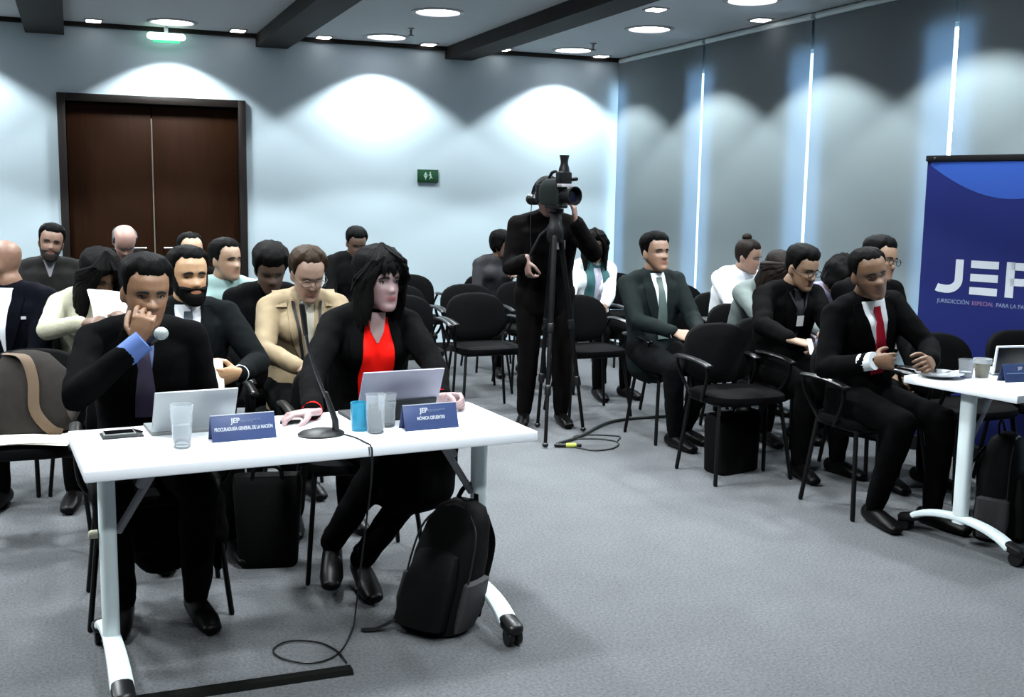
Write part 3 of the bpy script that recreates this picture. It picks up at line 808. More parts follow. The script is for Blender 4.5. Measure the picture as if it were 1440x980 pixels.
    def collar(s, m, r=.064, h=.035, parent=None, spread=.03, name='collar'):
        o, X, N, U = s.TF; q = MB(); n = 28
        c0 = o + U * -.008 - N * .010
        rg = []
        for (rr, z) in ((r, 0), (r * .97, h), (r * .90, h), (r * .93, 0)):
            rg.append([c0 + X * (rr * math.sin(2 * PI * k / n)) + N * (rr * 1.05 * math.cos(2 * PI * k / n)) + U * (z - .028 * max(0, math.cos(2 * PI * k / n))) for k in range(n)])
        q.rings(rg + [rg[0]], True, False)
        for sg in (-1, 1):
            a = c0 + X * (sg * .016) + N * (r * 1.03) + U * (h - .03); b_ = c0 + X * (sg * .056) + N * (r * .55) + U * (h - .01)
            d = c0 + X * (sg * .048) + N * (r * 1.12) + U * (-.055); e = c0 + X * (sg * .078) + N * (r * .60) + U * (-.012)
            q.rings([[a, b_, b_ - N * .006, a - N * .006], [d, e, e - N * .006, d - N * .006]])
        return q.obj(name, m, parent or s.o)
    def suit(s, m_j, m_s, m_t=None, depth=.34, open_=.060, lapel=True, pin=None, label=None, name='jacket', cut=.95, vee=None):
        s.top(name, m_j, .014, cut, label=label)
        sh_ = s.patch('shirt', vee or [(.015, -open_ * .8, open_ * .8), (-.05, -open_, open_), (-depth, -.012, .012)], m_s, .006, .008, 8, nz=14)
        s.collar(m_s, parent=sh_, r=.066 if not s.female else .058)
        if m_t:
            k = s.patch('tie', [(-.012, -.017, .017), (-.045, -.020, .020), (-.052, -.015, .015), (-depth * .75, -.034, .034), (-depth - .02, -.036, .036)], m_t, .014, .006, 4, nz=14)
        if lapel:
            for sg in (-1, 1):
                e = lambda t: open_ * .95 + (0.010 - open_ * .95) * t
                rows = []
                for z, t, wd_ in ((.01, 0, .03), (-.04, .05, .050), (-depth * .45, .42, .062), (-depth * .7, .68, .045), (-depth - .01, 1.0, .010)):
                    x0, x1 = e(t) - .006, e(t) + wd_
                    rows.append((z, sg * x0, sg * x1))
                s.patch('lapel', rows, m_j, .010, .007, 4, parent=s.topo, nz=14)
    def cuff(s, sg, m, L=.03, r=.036):
        W, E = s.wr[sg], s.el[sg]; d = (W - E).normalized(); q = MB()
        q.loft([W - d * .045, W - d * .045 + d * (L + .02)], [r, r * .98], n=18, round_caps=False); q.obj('cuff', m, s.o)
    def hair(s, fn, m, name='hair', **kw):
        o = hair_mesh(s.MH, fn, 60 if s.fine else 40, 84 if s.fine else 56, **kw).obj(name, m, s.o); return o
    def face(s, brow=(.012, .009, .008), eyes='open', iris=(.02, .012, .008), brow_t=.0032, white=(.62, .60, .58)):
        M = s.MH; R3 = M.to_3x3()
        mb_ = mat('brow_%02x%02x%02x' % tuple(int(c * 255) for c in brow), brow, .8, .2, 90)
        def fy(x, z): return head_surf(math.asin(max(-1, min(1, math.copysign(abs(x / sm_itp(z, HA)) ** (2.35 / 2), x)))), z)
        for sg in (-1, 1):
            q = MB(); pts = []
            for t in (0, .25, .5, .75, 1):
                x = sg * (.015 + .034 * t); z = .1335 + .006 * math.sin(PI * min(1, t * .85 + .1)) - .004 * t
                p = fy(x, z); pts.append(M @ (p + Vector((0, -.0015, 0))))
            q.loft(pts, [(brow_t * 1.1, brow_t * .8), (brow_t * 1.4, brow_t), (brow_t * 1.3, brow_t), (brow_t, brow_t * .8), (brow_t * .5, brow_t * .5)], n=8, up=R3 @ Vector((0, 0, 1)))
            q.obj('eyebrow', mb_, s.o)
            p = fy(sg * .031, .1175); c = M @ (p + Vector((0, .0075, 0)))
            if eyes == 'open':
                q = MB(); q.ellipsoid(c, (.0118, .0112, .0085), 16, 12, R3); e = q.obj('eye', mat('eye_white', white, .25, .05, 50), s.o)
                q = MB(); q.ellipsoid(M @ (p + Vector((0, -.0006, .0004))), (.0056, .0035, .0058), 14, 10, R3); q.obj('iris', mat('iris_brown', iris, .15, .1, 80), e)
                zl = .0065
            else: zl = -.001
            q = MB(); pts = [M @ (p + Vector((sg * dx, .002 - .0052 * (1 - (dx / .015) ** 2), zl - abs(dx) * .28 * (1 if eyes == 'open' else -.3)))) for dx in (-.014, -.007, 0, .007, .014)]
            q.loft(pts, [.0012, .0018, .0020, .0018, .0013], n=6); q.obj('eyelashes', mb_, s.o)
    def glasses(s, m):
        M = s.MH; q = MB()
        for sg in (-1, 1):
            c = Vector((sg * .034, -.098, .115)); pts = [M @ (c + Vector((.025 * math.cos(a), .004 * math.cos(a) * sg * sg, .018 * math.sin(a)))) for a in [2 * PI * i / 18 for i in range(19)]]
            q.loft(pts, .0019, n=6, round_caps=False); q.loft([M @ (c + Vector((sg * .025, 0, .006))), M @ Vector((sg * .077, -.06, .118)), M @ Vector((sg * .080, .01, .118))], .0018, n=6)
        q.loft([M @ Vector((-.010, -.099, .118)), M @ Vector((0, -.103, .121)), M @ Vector((.010, -.099, .118))], .0019, n=6)
        g = q.obj('glasses', m, s.o)
        q = MB()
        for sg in (-1, 1):
            c = Vector((sg * .034, -.098, .115)); q.rings([[M @ (c + Vector((.024 * math.cos(a), dy, .017 * math.sin(a)))) for a in [2 * PI * i / 18 for i in range(18)]] for dy in (-.0006, .0006)])
        q.obj('lens', mat_glass('lens_glass', (1, 1, 1), 0.0, 1.05), g)

m_suit = mat('black_suit_wool', (0.0018, 0.0018, 0.0021), 0.9, 0.25, 60, 0.08, spec=0.05)
m_navy = mat('navy_suit_wool', (0.0030, 0.0036, 0.008), 0.9, 0.25, 60, 0.08, spec=0.05)
m_charcoal = mat('charcoal_suit_wool', (0.0065, 0.0085, 0.0095), 0.9, 0.2, 60, 0.08, spec=0.05)
m_shirtw = mat('white_shirt_cotton', (1.25, 1.30, 1.36), 0.7, 0.03, 40)
m_trous = mat('black_trousers', (0.0016, 0.0016, 0.0018), 0.9, 0.25, 50, 0.05, spec=0.05)
m_shoe = mat('black_leather', (0.003, 0.0026, 0.0026), 0.4, 0.2, 40, spec=.12)
m_hairb = mat('black_hair', (0.0034, 0.003, 0.003), 0.7, 0.6, 140, 0.35, stretch=(1, 1, .12), spec=.07)
m_hairbr = mat('brown_hair', (0.045, 0.027, 0.015), 0.65, 0.5, 140, 0.4, stretch=(1, 1, .12), spec=.1)
m_hairdk = mat('dark_brown_hair', (0.016, 0.011, 0.008), 0.65, 0.5, 140, 0.4, stretch=(1, 1, .12), spec=.1)
m_hairgr = mat('grey_hair', (0.11, 0.11, 0.11), 0.6, 0.4, 140, 0.5, stretch=(1, 1, .12), spec=.25)
m_red = mat('red_blouse', (1.75, 0.018, 0.010), 0.75, 0.06, 30, 0.05, spec=.08)
OLIVE, TAN, PALE, BROWN = (.30, .155, .080), (.50, .285, .165), (.50, .33, .33), (.16, .080, .045)
m_frameb = mat('dark_glasses_frame', (.012, .010, .010), .3, .1)

def seat_chair(P, label, dx=0.0, dy=0.0, rz=None):
    p = P.root + Rz(P.rz) @ Vector((dx, .0 + dy, 0)); return chair(p.x, p.y + .04, P.rz if rz is None else rz, label)
PEOPLE = {}

# --- the two at the front table
p = Person('man in black suit with blue cuff at the front table, hand over his mouth', (.224, 4.02, 1.168), width=.95, lean=.14, h_yaw=.20, h_pitch=.14, h_roll=.04, skin=OLIVE, fine=True, stubble=.25,
           wr_r=(.178, 3.835, 1.005), pole_r=(-.7, -.15, -.7), hand_r=dict(f=(.22, .02, 1), n=(.25, .95, -.05), curl=(.42, .5, .62, .75), thumb=.5),
           wr_l=(.40, 3.88, .80), pole_l=(.25, .5, -.9), hand_l=dict(f=(-.3, -1, -.1), n=(-.1, -.1, -1), curl=(.3, .45, .5, .5), thumb=.5),
           ankle_r=(-.10, -.12, .09), ankle_l=(.15, -.15, .09), knee_r=(-.13, -.33, .52), knee_l=(.15, -.33, .52))
m_tie5 = mat('plum_tie', (.045, .032, .075), .5, .15)
p.suit(m_suit, mat('blue_shirt', (.20, .27, .55), .7, .05, 40), m_tie5, depth=.28, open_=.045, cut=.86); p.trousers(m_trous); p.shoes(m_shoe)
q = MB(); q.loft([(.06, .0, .43), (.055, -.02, .34), (.04, -.03, .25), (.03, -.03, .20)], [(.21, .14), (.20, .12), (.17, .10), (.10, .06)], n=24, up=(1, 0, 0)); q.loft([(.22, -.06, .42), (.23, -.09, .28), (.235, -.09, .16)], [(.05, .07), (.045, .06), (.02, .03)], n=14, up=(1, 0, 0))
p.part('coat_tail', remesh(q, .012, 3, .02), m_suit)
m_cuff5 = mat('blue_cuff', (.15, .27, .70), .7, .05, 40)
p.cuff(-1, m_cuff5, .060, .041); p.cuff(1, m_cuff5, .02, .038)
p.hair(short_hair(.024, .012, .182, .155, .105, .045), m_hairb, jitter=.004); p.face(brow_t=.0042); PEOPLE['speaker'] = p
seat_chair(p, 'black conference chair under the man holding a microphone', dx=.03)

p = Person('woman with long black hair, red blouse and black blazer at the front table', (1.119, 4.25, 1.18), female=True, lean=.12, roll=.03, h_yaw=.34, h_pitch=.03, skin=PALE, fine=True, lips=(.34, .10, .10),
           wr_l=(1.235, 3.80, .785), pole_l=(.9, .5, -.3), hand_l=dict(f=(.75, -.62, .02), n=(-.50, -.55, -.62), curl=(.75, .85, .95, 1.0), thumb=.8),
           wr_r=(.745, 3.735, .775), pole_r=(-.5, .6, -.5), hand_r=dict(f=(-.95, -.22, -.05), n=(.05, -.1, -1), curl=(.3, .4, .45, .5), thumb=.4),
           knee_l=(.20, -.34, .55), knee_r=(-.02, -.36, .55), ankle_l=(-.10, -.27, .12), ankle_r=(-.20, -.20, .18), toe_l=(-.10, -.45, .04), toe_r=(-.24, -.36, .08))
p.suit(m_suit, m_red, None, depth=.36, open_=.058, name='blazer', lapel=False, vee=[(.0, -.045, .045), (-.10, -.070, .070), (-.24, -.078, .078), (-.36, -.060, .060)])
for sg in (-1, 1): p.patch('lapel', [(.02, sg * .04, sg * .075), (-.10, sg * .062, sg * .115), (-.24, sg * .072, sg * .10), (-.37, sg * .055, sg * .07)], m_suit, .012, .007, 4, parent=p.topo, nz=14)
p.patch('neckline', [(.02, -.035, .035), (-.05, -.028, .028), (-.095, -.004, .004)], mat('pale_skin_patch', (.64, .43, .42), .5, .05), .009, .006, 6, nz=8); p.trousers(m_trous, skirt=True); p.shoes(m_shoe); p.cuff(1, m_red, .03, .036); p.cuff(-1, m_red, .03, .036)
def p12hair(u, q_):
    uu = abs(math.atan2(q_.x, -q_.y)); hl = itp(uu, [0, .4, .8, 1.1, 1.4, 3.15], [.166, .158, .130, .05, -.05, -.05]) + (.016 * math.sin(u * 1.0 + .4) if uu < 1.0 else 0) + .005 * noise.noise(Vector((q_.x * 90, q_.y * 90, 1.0)))
    k = sst(-.006, .020, q_.z - hl) * (sst(-.035, -.012, q_.y) if q_.z < .075 else 1.0); return -.009 + (.028 + .010 * sst(.14, .2, q_.z)) * k
p.hair(p12hair, m_hairb, jitter=.005, zlo=.055)
q = curtain(p.MH, 1.12, .160, -.17, .090, .028, back=.01, flare=.018, u1=1.8)
locks(q, p.MH, [sg * (1.15 + .14 * i) for i in range(12) for sg in (-1, 1)], lambda u: -.02 - .14 * min(1, max(0, abs(u) - 1.15) / .9), seed=3)
locks(q, p.MH, [-.95, -.75, -.55, -.35, -.15, .05, .25, .5, .75, .95], lambda u: .160 - .075 * max(0, abs(u) - .35), seed=5, off=.020, r=(.015, .007))
q.obj('long_hair', m_hairb, p.o); p.face(brow_t=.0034, white=(.7, .68, .68))
for sg in (-1,):
    q = MB(); q.ellipsoid(p.MH @ Vector((sg * .078, -.004, .072)), (.006, .006, .008), 10, 8); q.obj('earring', mat('pearl', (.8, .78, .7), .2, .05), p.o)
seat_chair(p, 'black conference chair under the woman in the red blouse', dx=-.05)

# --- audience, left block
p = Person('bearded man in charcoal suit and grey tie holding a white paper', (.454, 4.95, 1.151), lean=.02, h_yaw=.26, h_pitch=.0, skin=(.62, .36, .19), fine=True,
           wr_l=(.62, 4.60, .775), pole_l=(.8, .3, -.6), hand_l=dict(f=(-1, -.35, -.05), n=(-.2, .9, .2), curl=(.45, .5, .55, .6), thumb=.6), wr_r=(.38, 4.62, .72))
p.suit(m_charcoal, m_shirtw, mat('slate_tie', (.075, .10, .125), .5, .15), depth=.33, open_=.066); p.trousers(m_trous); p.cuff(1, m_shirtw, .03, .038)
p.hair(short_hair(.020, .011, .187, .16, .11, .045), m_hairb); p.hair(beard_fn(.010, .090), m_hairb, 'beard', zlo=-.0, jitter=.004); p.face(eyes='closed', brow_t=.0042)
PEOPLE['beard'] = p; seat_chair(p, 'black conference chair under the bearded man with the grey tie')
p = Person('woman in beige trench coat with glasses looking down, brown hair tied back', (1.013, 5.15, 1.139), female=True, lean=.10, h_yaw=.08, h_pitch=.38, skin=(.42, .27, .20), fine=True, width=1.06,
           wr_r=(.90, 4.80, .76), wr_l=(1.06, 4.78, .76), pole_r=(-.9, .3, -.5), pole_l=(.9, .3, -.5))
m_beige = mat('beige_gabardine', (.40, .30, .175), .8, .12, 20, .08)
p.suit(m_beige, mat('cream_top', (.62, .58, .48), .7, .05), None, depth=.30, open_=.045, name='trench_coat'); p.trousers(m_trous)
m_lan = mat('dark_lanyard', (.012, .012, .014), .6, .1)
for sg in (-1, 1): p.patch('lanyard', [(.0, sg * .060, sg * .074), (-.30, sg * .012, sg * .026)], m_lan, .016, .003, 2, nz=12)
p.patch('badge', [(-.29, -.035, .035), (-.38, -.035, .035)], mat('clear_badge', (.55, .56, .50), .4, .1), .018, .003, 2)
for sg in (-1, 1): p.patch('epaulette', [(.035, sg * .10, sg * .15), (-.03, sg * .09, sg * .15)], m_beige, .010, .006, 4, parent=p.topo)
p.hair(short_hair(.020, .018, .196, .168, .120, .030), m_hairbr); q = MB(); q.loft(spline([p.MH @ Vector(v) for v in ((0, .105, .13), (0, .135, .09), (0, .125, .02), (.02, .11, -.06))]), [.03 - .0008 * i for i in range(25)], n=12); q.obj('ponytail', m_hairbr, p.o)
p.face(eyes='closed', brow=(.05, .03, .02), brow_t=.0022); p.glasses(mat('thin_metal_frame', (.35, .30, .25), .3, .1, metal=.7)); seat_chair(p, 'black conference chair under the woman in the trench coat')
p = Person('woman with long dark hair and cream sweater reading white papers', (.109, 5.85, 1.088), female=True, lean=.20, h_yaw=.45, h_pitch=.45, skin=BROWN, width=1.08,
           wr_r=(.02, 5.50, .90), wr_l=(.24, 5.52, .90), pole_r=(-.9, .2, -.5))
p.top('sweater', mat('cream_knit', (.74, .71, .53), .9, .08, 90, .2), .014); p.trousers(m_trous); p.collar(mat('cream_knit2', (.57, .55, .45), .9, .08, 90, .2), .062, .02)
p.hair(p12hair, m_hairb, jitter=.005, zlo=.055)
q = curtain(p.MH, .95, .155, -.16, .092, .03, back=.0, flare=.01, seed=4, u1=1.3); locks(q, p.MH, [sg * (1.1 + .2 * i_) for i_ in range(9) for sg in (-1, 1)], -0.13, seed=11, off=.032, r=(.020, .012)); q.obj('long_hair', m_hairb, p.o); p.face(eyes='closed')
seat_chair(p, 'black conference chair under the woman in the cream sweater')
p = Person('bald man in dark navy suit at the left edge, seen from the side', (-.345, 6.1, 1.14), rz=-.5, lean=.03, h_yaw=-1.5, h_pitch=.08, skin=(.36, .20, .135))
p.suit(m_navy, m_shirtw, None, depth=.32, open_=.055); p.trousers(m_trous); p.patch('lapel_pin', [(-.12, .105, .125), (-.135, .105, .125)], mat('silver_pin', (.8, .8, .8), .3, .05), .02, .003, 2)
p.face(); seat_chair(p, 'black conference chair under the bald man at the left edge')
p = Person('bearded man in dark sweater with pale collar, left of the door', (-.147, 8.0, 1.161), lean=-.02, h_yaw=.05, h_roll=.16, h_pitch=.02, skin=(.36, .21, .145), width=1.12)
m_darksw = mat('dark_olive_knit', (.005, .0052, .004), .9, .2, 70, .1)
p.top('sweater', m_darksw); p.collar(mat('pale_collar', (.42, .43, .46), .7, .05)); p.trousers(m_trous)
p.patch('shirt', [(.02, -.04, .04), (-.09, -.006, .006)], mat('grey_shirt', (.26, .26, .28), .7, .05), .006, .004, 4)
p.hair(short_hair(.018, .011, .183, .158), m_hairb); p.hair(beard_fn(.007), mat('dark_stubble', (.03, .022, .018), .8, .3, 90), 'beard'); p.face(); seat_chair(p, 'black conference chair under the bearded man in the dark sweater')
p = Person('balding grey-haired man bent forward in front of the door', (.333, 8.4, 1.153), lean=.18, h_pitch=.75, h_yaw=.1, skin=(.52, .31, .25))
p.top('jacket', m_suit); p.collar(m_shirtw); p.trousers(m_trous); p.hair(bald_hair(.012, .175), m_hairgr); p.face(eyes='closed', brow=(.1, .1, .1)); seat_chair(p, 'black conference chair under the balding grey-haired man')
p = Person('man with receding dark hair behind the bearded man, mostly hidden', (.705, 7.5, 1.118), lean=.05, h_yaw=.15, h_pitch=.05, skin=(.58, .36, .22))
p.top('jacket', m_suit); p.collar(m_shirtw); p.trousers(m_trous); p.hair(short_hair(.014, .010, .202, .175), m_hairb); p.face(); seat_chair(p, 'black conference chair under the man with receding hair')
p = Person('man in a mint green shirt looking to the right', (.819, 6.6, 1.116), lean=.0, h_yaw=.60, h_pitch=.0, skin=(.44, .28, .18), width=1.08)
m_mint = mat('mint_shirt', (.42, .62, .60), .75, .06, 40); p.top('shirt', m_mint, .012, .6); p.collar(m_mint, .068, .03); p.trousers(m_trous)
p.hair(short_hair(.018, .010, .188, .165), m_hairb); p.face(); seat_chair(p, 'black conference chair under the man in the mint shirt')
p = Person('dark-haired person in black jacket and white collar, head bowed', (.936, 5.75, 1.123), lean=.10, h_yaw=.0, h_pitch=.42, skin=(.10, .06, .04))
p.top('jacket', m_suit); p.collar(m_shirtw, .072, .045); p.trousers(m_trous); p.hair(short_hair(.030, .020, .165, .13, .09, .03), m_hairb, jitter=.006); p.face(eyes='closed'); seat_chair(p, 'black conference chair under the person with the bowed head')
p = Person('man in dark grey sweater by the back wall, looking down', (2.115, 8.75, 1.125), lean=.12, h_yaw=.05, h_pitch=.40, skin=(.15, .09, .06))
p.top('sweater', mat('dark_grey_knit', (.011, .011, .012), .9, .15, 70, .1, spec=.05)); p.trousers(m_trous); p.hair(short_hair(.018, .012, .180, .15), m_hairb); p.face(eyes='closed'); seat_chair(p, 'black conference chair under the man by the back wall')
p = Person('dark-haired person in grey top at the back wall, left of the cameraman', (3.47, 9.0, 1.082), female=True, lean=.08, h_yaw=.8, h_pitch=.12, skin=(.22, .13, .095), wr_l=(3.52, 8.70, .84), pole_l=(.8, .2, -.6))
p.top('top', mat('grey_top', (.022, .022, .026), .8, .1, 60), cut=.5); p.trousers(m_trous); p.hair(short_hair(.026, .020, .165, .12, .06, .01), m_hairb, jitter=.005); p.face(); seat_chair(p, 'black conference chair under the person in grey left of the cameraman')
p = Person('woman in white coat with a teal scarf, seated behind the cameraman', (3.788, 7.8, 1.128), female=True, lean=.02, h_yaw=-.25, h_pitch=.02, skin=(.25, .15, .10), wr_r=(3.60, 7.47, .72), wr_l=(3.72, 7.45, .72))
m_coatw = mat('white_coat', (1.25, 1.30, 1.34), .8, .04, 40)
p.top('coat', m_coatw, .018); p.trousers(m_trous); m_teal = mat('teal_scarf', (.045, .16, .17), .85, .25, 25)
for sg in (-1, 1): p.patch('scarf', [(.03, sg * .035, sg * .085), (-.10, sg * .035, sg * .105), (-.44, sg * .030, sg * .105)], m_teal, .012, .014, 5, nz=12)
p.patch('blouse', [(.0, -.03, .03), (-.4, -.028, .028)], mat('lilac_blouse', (.60, .58, .72), .8, .06), .004, .004, 4, nz=8)
q = MB(); o_, X_, N_, U_ = p.TF; q.loft([o_ + X_ * (.075 * math.cos(a)) + N_ * (.075 * math.sin(a)) + U_ * (.0 - .02 * math.sin(a)) for a in [2 * PI * i / 20 for i in range(21)]], .020, n=8); q.obj('scarf', m_teal, p.o)
p.hair(p12hair, m_hairb, jitter=.006, zlo=.055)
q = curtain(p.MH, 1.05, .155, -.07, .095, .035, flare=.02, seed=9, u1=1.5); locks(q, p.MH, [sg * (1.1 + .2 * i_) for i_ in range(9) for sg in (-1, 1)], -0.06, seed=12, off=.032, r=(.020, .012)); q.obj('long_hair', m_hairb, p.o); p.face(); seat_chair(p, 'black conference chair under the woman with the teal scarf')

# --- right block
p = Person('man in dark green-grey suit with a pale green tie, sitting upright', (3.40, 6.12, 1.178), lean=-.06, roll=-.05, h_yaw=.12, h_pitch=-.10, skin=(.40, .235, .155), wr_r=(3.34, 5.76, .725), wr_l=(3.52, 5.74, .715), pole_r=(-.8, .5, -.5), fine=True,
           knee_r=(-.10, -.35, .52), ankle_r=(-.02, -.26, .09), ankle_l=(.14, -.12, .09), toe_r=(.0, -.46, .035))
p.suit(mat('green_grey_suit', (.0125, .0195, .0195), .85, .2, 60, .08, spec=.08), m_shirtw, mat('pale_green_tie', (.13, .19, .18), .5, .1), depth=.38, open_=.060); p.trousers(mat('grey_trousers', (.007, .008, .0085), .85, .2, spec=.05)); p.shoes(m_shoe); p.cuff(-1, m_shirtw, .03, .038)
p.hair(short_hair(.024, .008, .183, .158, .115, .06), m_hairb); p.face(); seat_chair(p, 'black conference chair under the man with the pale green tie', dx=.13, dy=-.02)
p = Person('woman in white shirt with her hair in a bun, looking down to the right', (4.54, 6.8, 1.109), female=True, lean=.22, h_yaw=.55, h_pitch=.22, skin=(.40, .24, .17), wr_r=(4.40, 6.42, .78), wr_l=(4.62, 6.40, .78))
p.top('shirt', m_shirtw, .014); p.collar(m_shirtw, .060, .03); p.trousers(m_trous); p.hair(short_hair(.012, .009, .180, .15, .10, .03), m_hairdk); q = MB(); q.ellipsoid(p.MH @ Vector((0, .045, .250)), (.036, .036, .030)); q.obj('hair_bun', m_hairdk, p.o)
p.face(); seat_chair(p, 'black conference chair under the woman with the bun')
p = Person('dark-haired person in grey-green top bending forward beside the man with glasses', (4.17, 5.9, 1.058), female=True, lean=.34, h_yaw=.35, h_pitch=.55, skin=(.30, .18, .13), width=1.05, wr_r=(3.95, 5.40, .74), wr_l=(4.15, 5.38, .74))
p.top('shirt', mat('grey_green_shirt', (.20, .245, .235), .8, .1, 40), .014); p.trousers(m_trous); p.hair(p12hair, m_hairdk, zlo=.055)
q = curtain(p.MH, 1.15, .15, -.02, .092, .03, seed=12); locks(q, p.MH, [sg * (1.1 + .2 * i_) for i_ in range(9) for sg in (-1, 1)], -0.03, seed=13, off=.032, r=(.020, .012)); q.obj('long_hair', m_hairdk, p.o); p.face(eyes='closed'); seat_chair(p, 'black conference chair under the person in the grey-green top')
p = Person('man with glasses in black suit looking down, badge on a lanyard', (3.836, 5.2, 1.14), lean=.16, h_yaw=.22, h_pitch=.30, skin=(.36, .22, .14), fine=True, wr_r=(3.52, 4.84, .79), pole_r=(-.9, .4, -.5), hand_r=dict(f=(.72, -.6, -.15), n=(.1, .3, -1), curl=(.55, .6, .65, .7), thumb=.7), wr_l=(3.85, 4.80, .70))
p.suit(m_suit, mat('grey_shirt_b', (.035, .035, .045), .8, .1), None, depth=.32, open_=.040); p.trousers(m_trous); p.cuff(-1, m_shirtw, .02, .036); p.shoes(m_shoe)
for sg in (-1, 1): p.patch('lanyard', [(.0, sg * .058, sg * .068), (-.13, sg * .004, sg * .014)], m_lan, .018, .003, 2, nz=8)
p.patch('badge', [(-.13, -.020, .024), (-.19, -.024, .020)], mat('white_badge', (.8, .8, .8), .4, .05), .020, .003, 3)
p.hair(short_hair(.024, .013, .178, .155, .11, .05), m_hairb); p.face(eyes='closed'); p.glasses(m_frameb); PEOPLE['card'] = p; seat_chair(p, 'black conference chair under the man with glasses')
p = Person('curly black-haired person in lilac shirt bent low behind the red-tie man', (4.62, 5.85, 1.011), lean=.42, h_yaw=.2, h_pitch=.70, skin=(.16, .10, .09), width=1.02)
p.top('shirt', mat('lilac_shirt', (.42, .40, .56), .8, .08, 40), .014); p.trousers(m_trous); p.hair(short_hair(.052, .046, .160, .10, .04, .01), m_hairb, jitter=.014); p.face(eyes='closed'); seat_chair(p, 'black conference chair under the curly-haired person')
p = Person('man in dark suit behind the red-tie man, only forehead and shoulder showing', (4.17, 4.95, 1.209), lean=.04, h_yaw=.25, h_pitch=.12, h_roll=.1, skin=(.40, .24, .15))
p.suit(m_suit, m_shirtw, None, depth=.3, open_=.05); p.trousers(m_trous); p.hair(short_hair(.020, .012, .182, .155), m_hairb); p.face(); p.glasses(m_frameb); seat_chair(p, 'black conference chair under the half-hidden man behind the red tie', dx=.12)
p = Person('man in black suit with a red tie leaning over the right table', (3.52, 4.25, 1.182), rz=.0, lean=.14, roll=-.16, h_yaw=-.20, h_pitch=.10, h_roll=-.22, skin=(.25, .135, .075), fine=True, stubble=.15, width=.98,
           wr_r=(3.335, 3.985, .805), pole_r=(-.45, .7, -.7), hand_r=dict(f=(.93, -.25, .0), n=(.15, .9, -.25), curl=(.30, .38, .45, .55), thumb=.35),
           wr_l=(3.64, 3.93, .80), pole_l=(1, .4, -.4), hand_l=dict(f=(-.75, -.6, .05), n=(-.5, .6, -.4), curl=(.5, .55, .6, .6), thumb=.5),
           ankle_r=(-.12, -.22, .09), ankle_l=(.12, -.34, .09))
p.suit(m_suit, m_shirtw, mat('red_tie', (.55, .012, .040), .55, .15, spec=.1), depth=.33, open_=.078); p.trousers(m_trous); p.shoes(m_shoe); p.cuff(-1, m_shirtw, .05, .042)
p.hair(short_hair(.013, .008, .190, .168, .12, .06), m_hairb); p.face(brow_t=.0038); seat_chair(p, 'black conference chair under the man with the red tie', dx=.04)

# --- the cameraman, standing
p = Person('cameraman in dark clothes standing behind the video camera', (2.87, 6.62, 1.515), rz=-.30, seated=False, height=.95, lean=.05, h_pitch=.12, skin=(.26, .15, .12), width=1.10,
           wr_l=(2.955, 6.36, 1.36), pole_l=(.6, .2, -.9), hand_l=dict(f=(-.12, -.1, 1), n=(-.8, .3, .1), curl=(.2, .25, .3, .35), thumb=.2),
           wr_r=(2.66, 6.46, 1.12), pole_r=(-.35, .7, -.6), hand_r=dict(f=(.1, -.2, -1), n=(.8, .3, 0), curl=(.5, .55, .6, .6)),
           knee_l=(.12, -.03, .50), knee_r=(-.10, -.01, .50), ankle_l=(.13, .02, .09), ankle_r=(-.12, .04, .09))
m_cmsw = mat('dark_jumper', (.0042, .0036, .0036), .9, .2, 60, .08, spec=.05); p.top('jumper', m_cmsw, .020); p.trousers(mat('dark_jeans', (.006, .0048, .005), .9, .2, 50, spec=.05), inf=.012); p.shoes(m_shoe)
p.patch('name_badge', [(-.13, .05, .115), (-.19, .05, .115)], mat('badge_card', (.42, .38, .42), .5, .1), .012, .003, 3)
p.hair(short_hair(.018, .011), m_hairb); p.face()
q = MB(); M = p.MH; q.loft([M @ Vector((.098 * math.cos(a), .015, .125 + .125 * math.sin(a))) for a in [PI * i / 14 for i in range(15)]], (.012, .006), n=8)
hp = q.obj('headphones', m_blackplastic, p.o)
for sg in (-1, 1):
    q = MB(); q.loft([M @ Vector((sg * .075, .012, .105)), M @ Vector((sg * .108, .012, .105))], .036, n=16); q.obj('ear_cup', m_blackplastic, hp)

# --- empty chairs
for x, y, r_, lb in ((3.38, 5.12, .0, 'empty black conference chair in front of the green-tie man, with a black bag beneath'),
                    (2.68, 7.25, .02, 'empty black conference chair left of the cameraman, nearest of the empty rows'), (2.10, 7.20, -.03, 'empty black conference chair behind the woman in red, two left of the cameraman'),
                    (1.55, 7.2, .03, 'empty black conference chair behind the woman in red, mostly hidden by her hair'),
                    (2.32, 8.05, .02, 'empty black conference chair in the second empty row, left half'), (2.88, 8.02, -.02, 'empty black conference chair in the second empty row, beside the cameraman'),
                    (2.72, 9.12, .0, 'empty black conference chair against the back wall, right of the man looking down'), (3.42, 8.2, .02, 'empty black conference chair in front of the person in grey, just left of the cameraman'),
                    (4.72, 9.0, .05, 'empty black conference chair in the far corner beside the scarf woman'), (4.62, 7.72, .0, 'empty black conference chair by the blinds behind the green-tie man'), (4.02, 6.75, .03, 'empty black conference chair left of the woman with the bun'),
                    (3.35, 6.95, .02, 'empty black conference chair just right of the cameraman'),
                    (4.33, 4.42, .05, 'empty black conference chair behind the right table, under the banner'), (4.86, 4.40, -.05, 'black conference chair at the right edge behind the right table'),
                    (-.20, 4.98, -.05, 'black conference chair at the left edge with a bag on its seat')):
    chair(x, y, r_, lb)

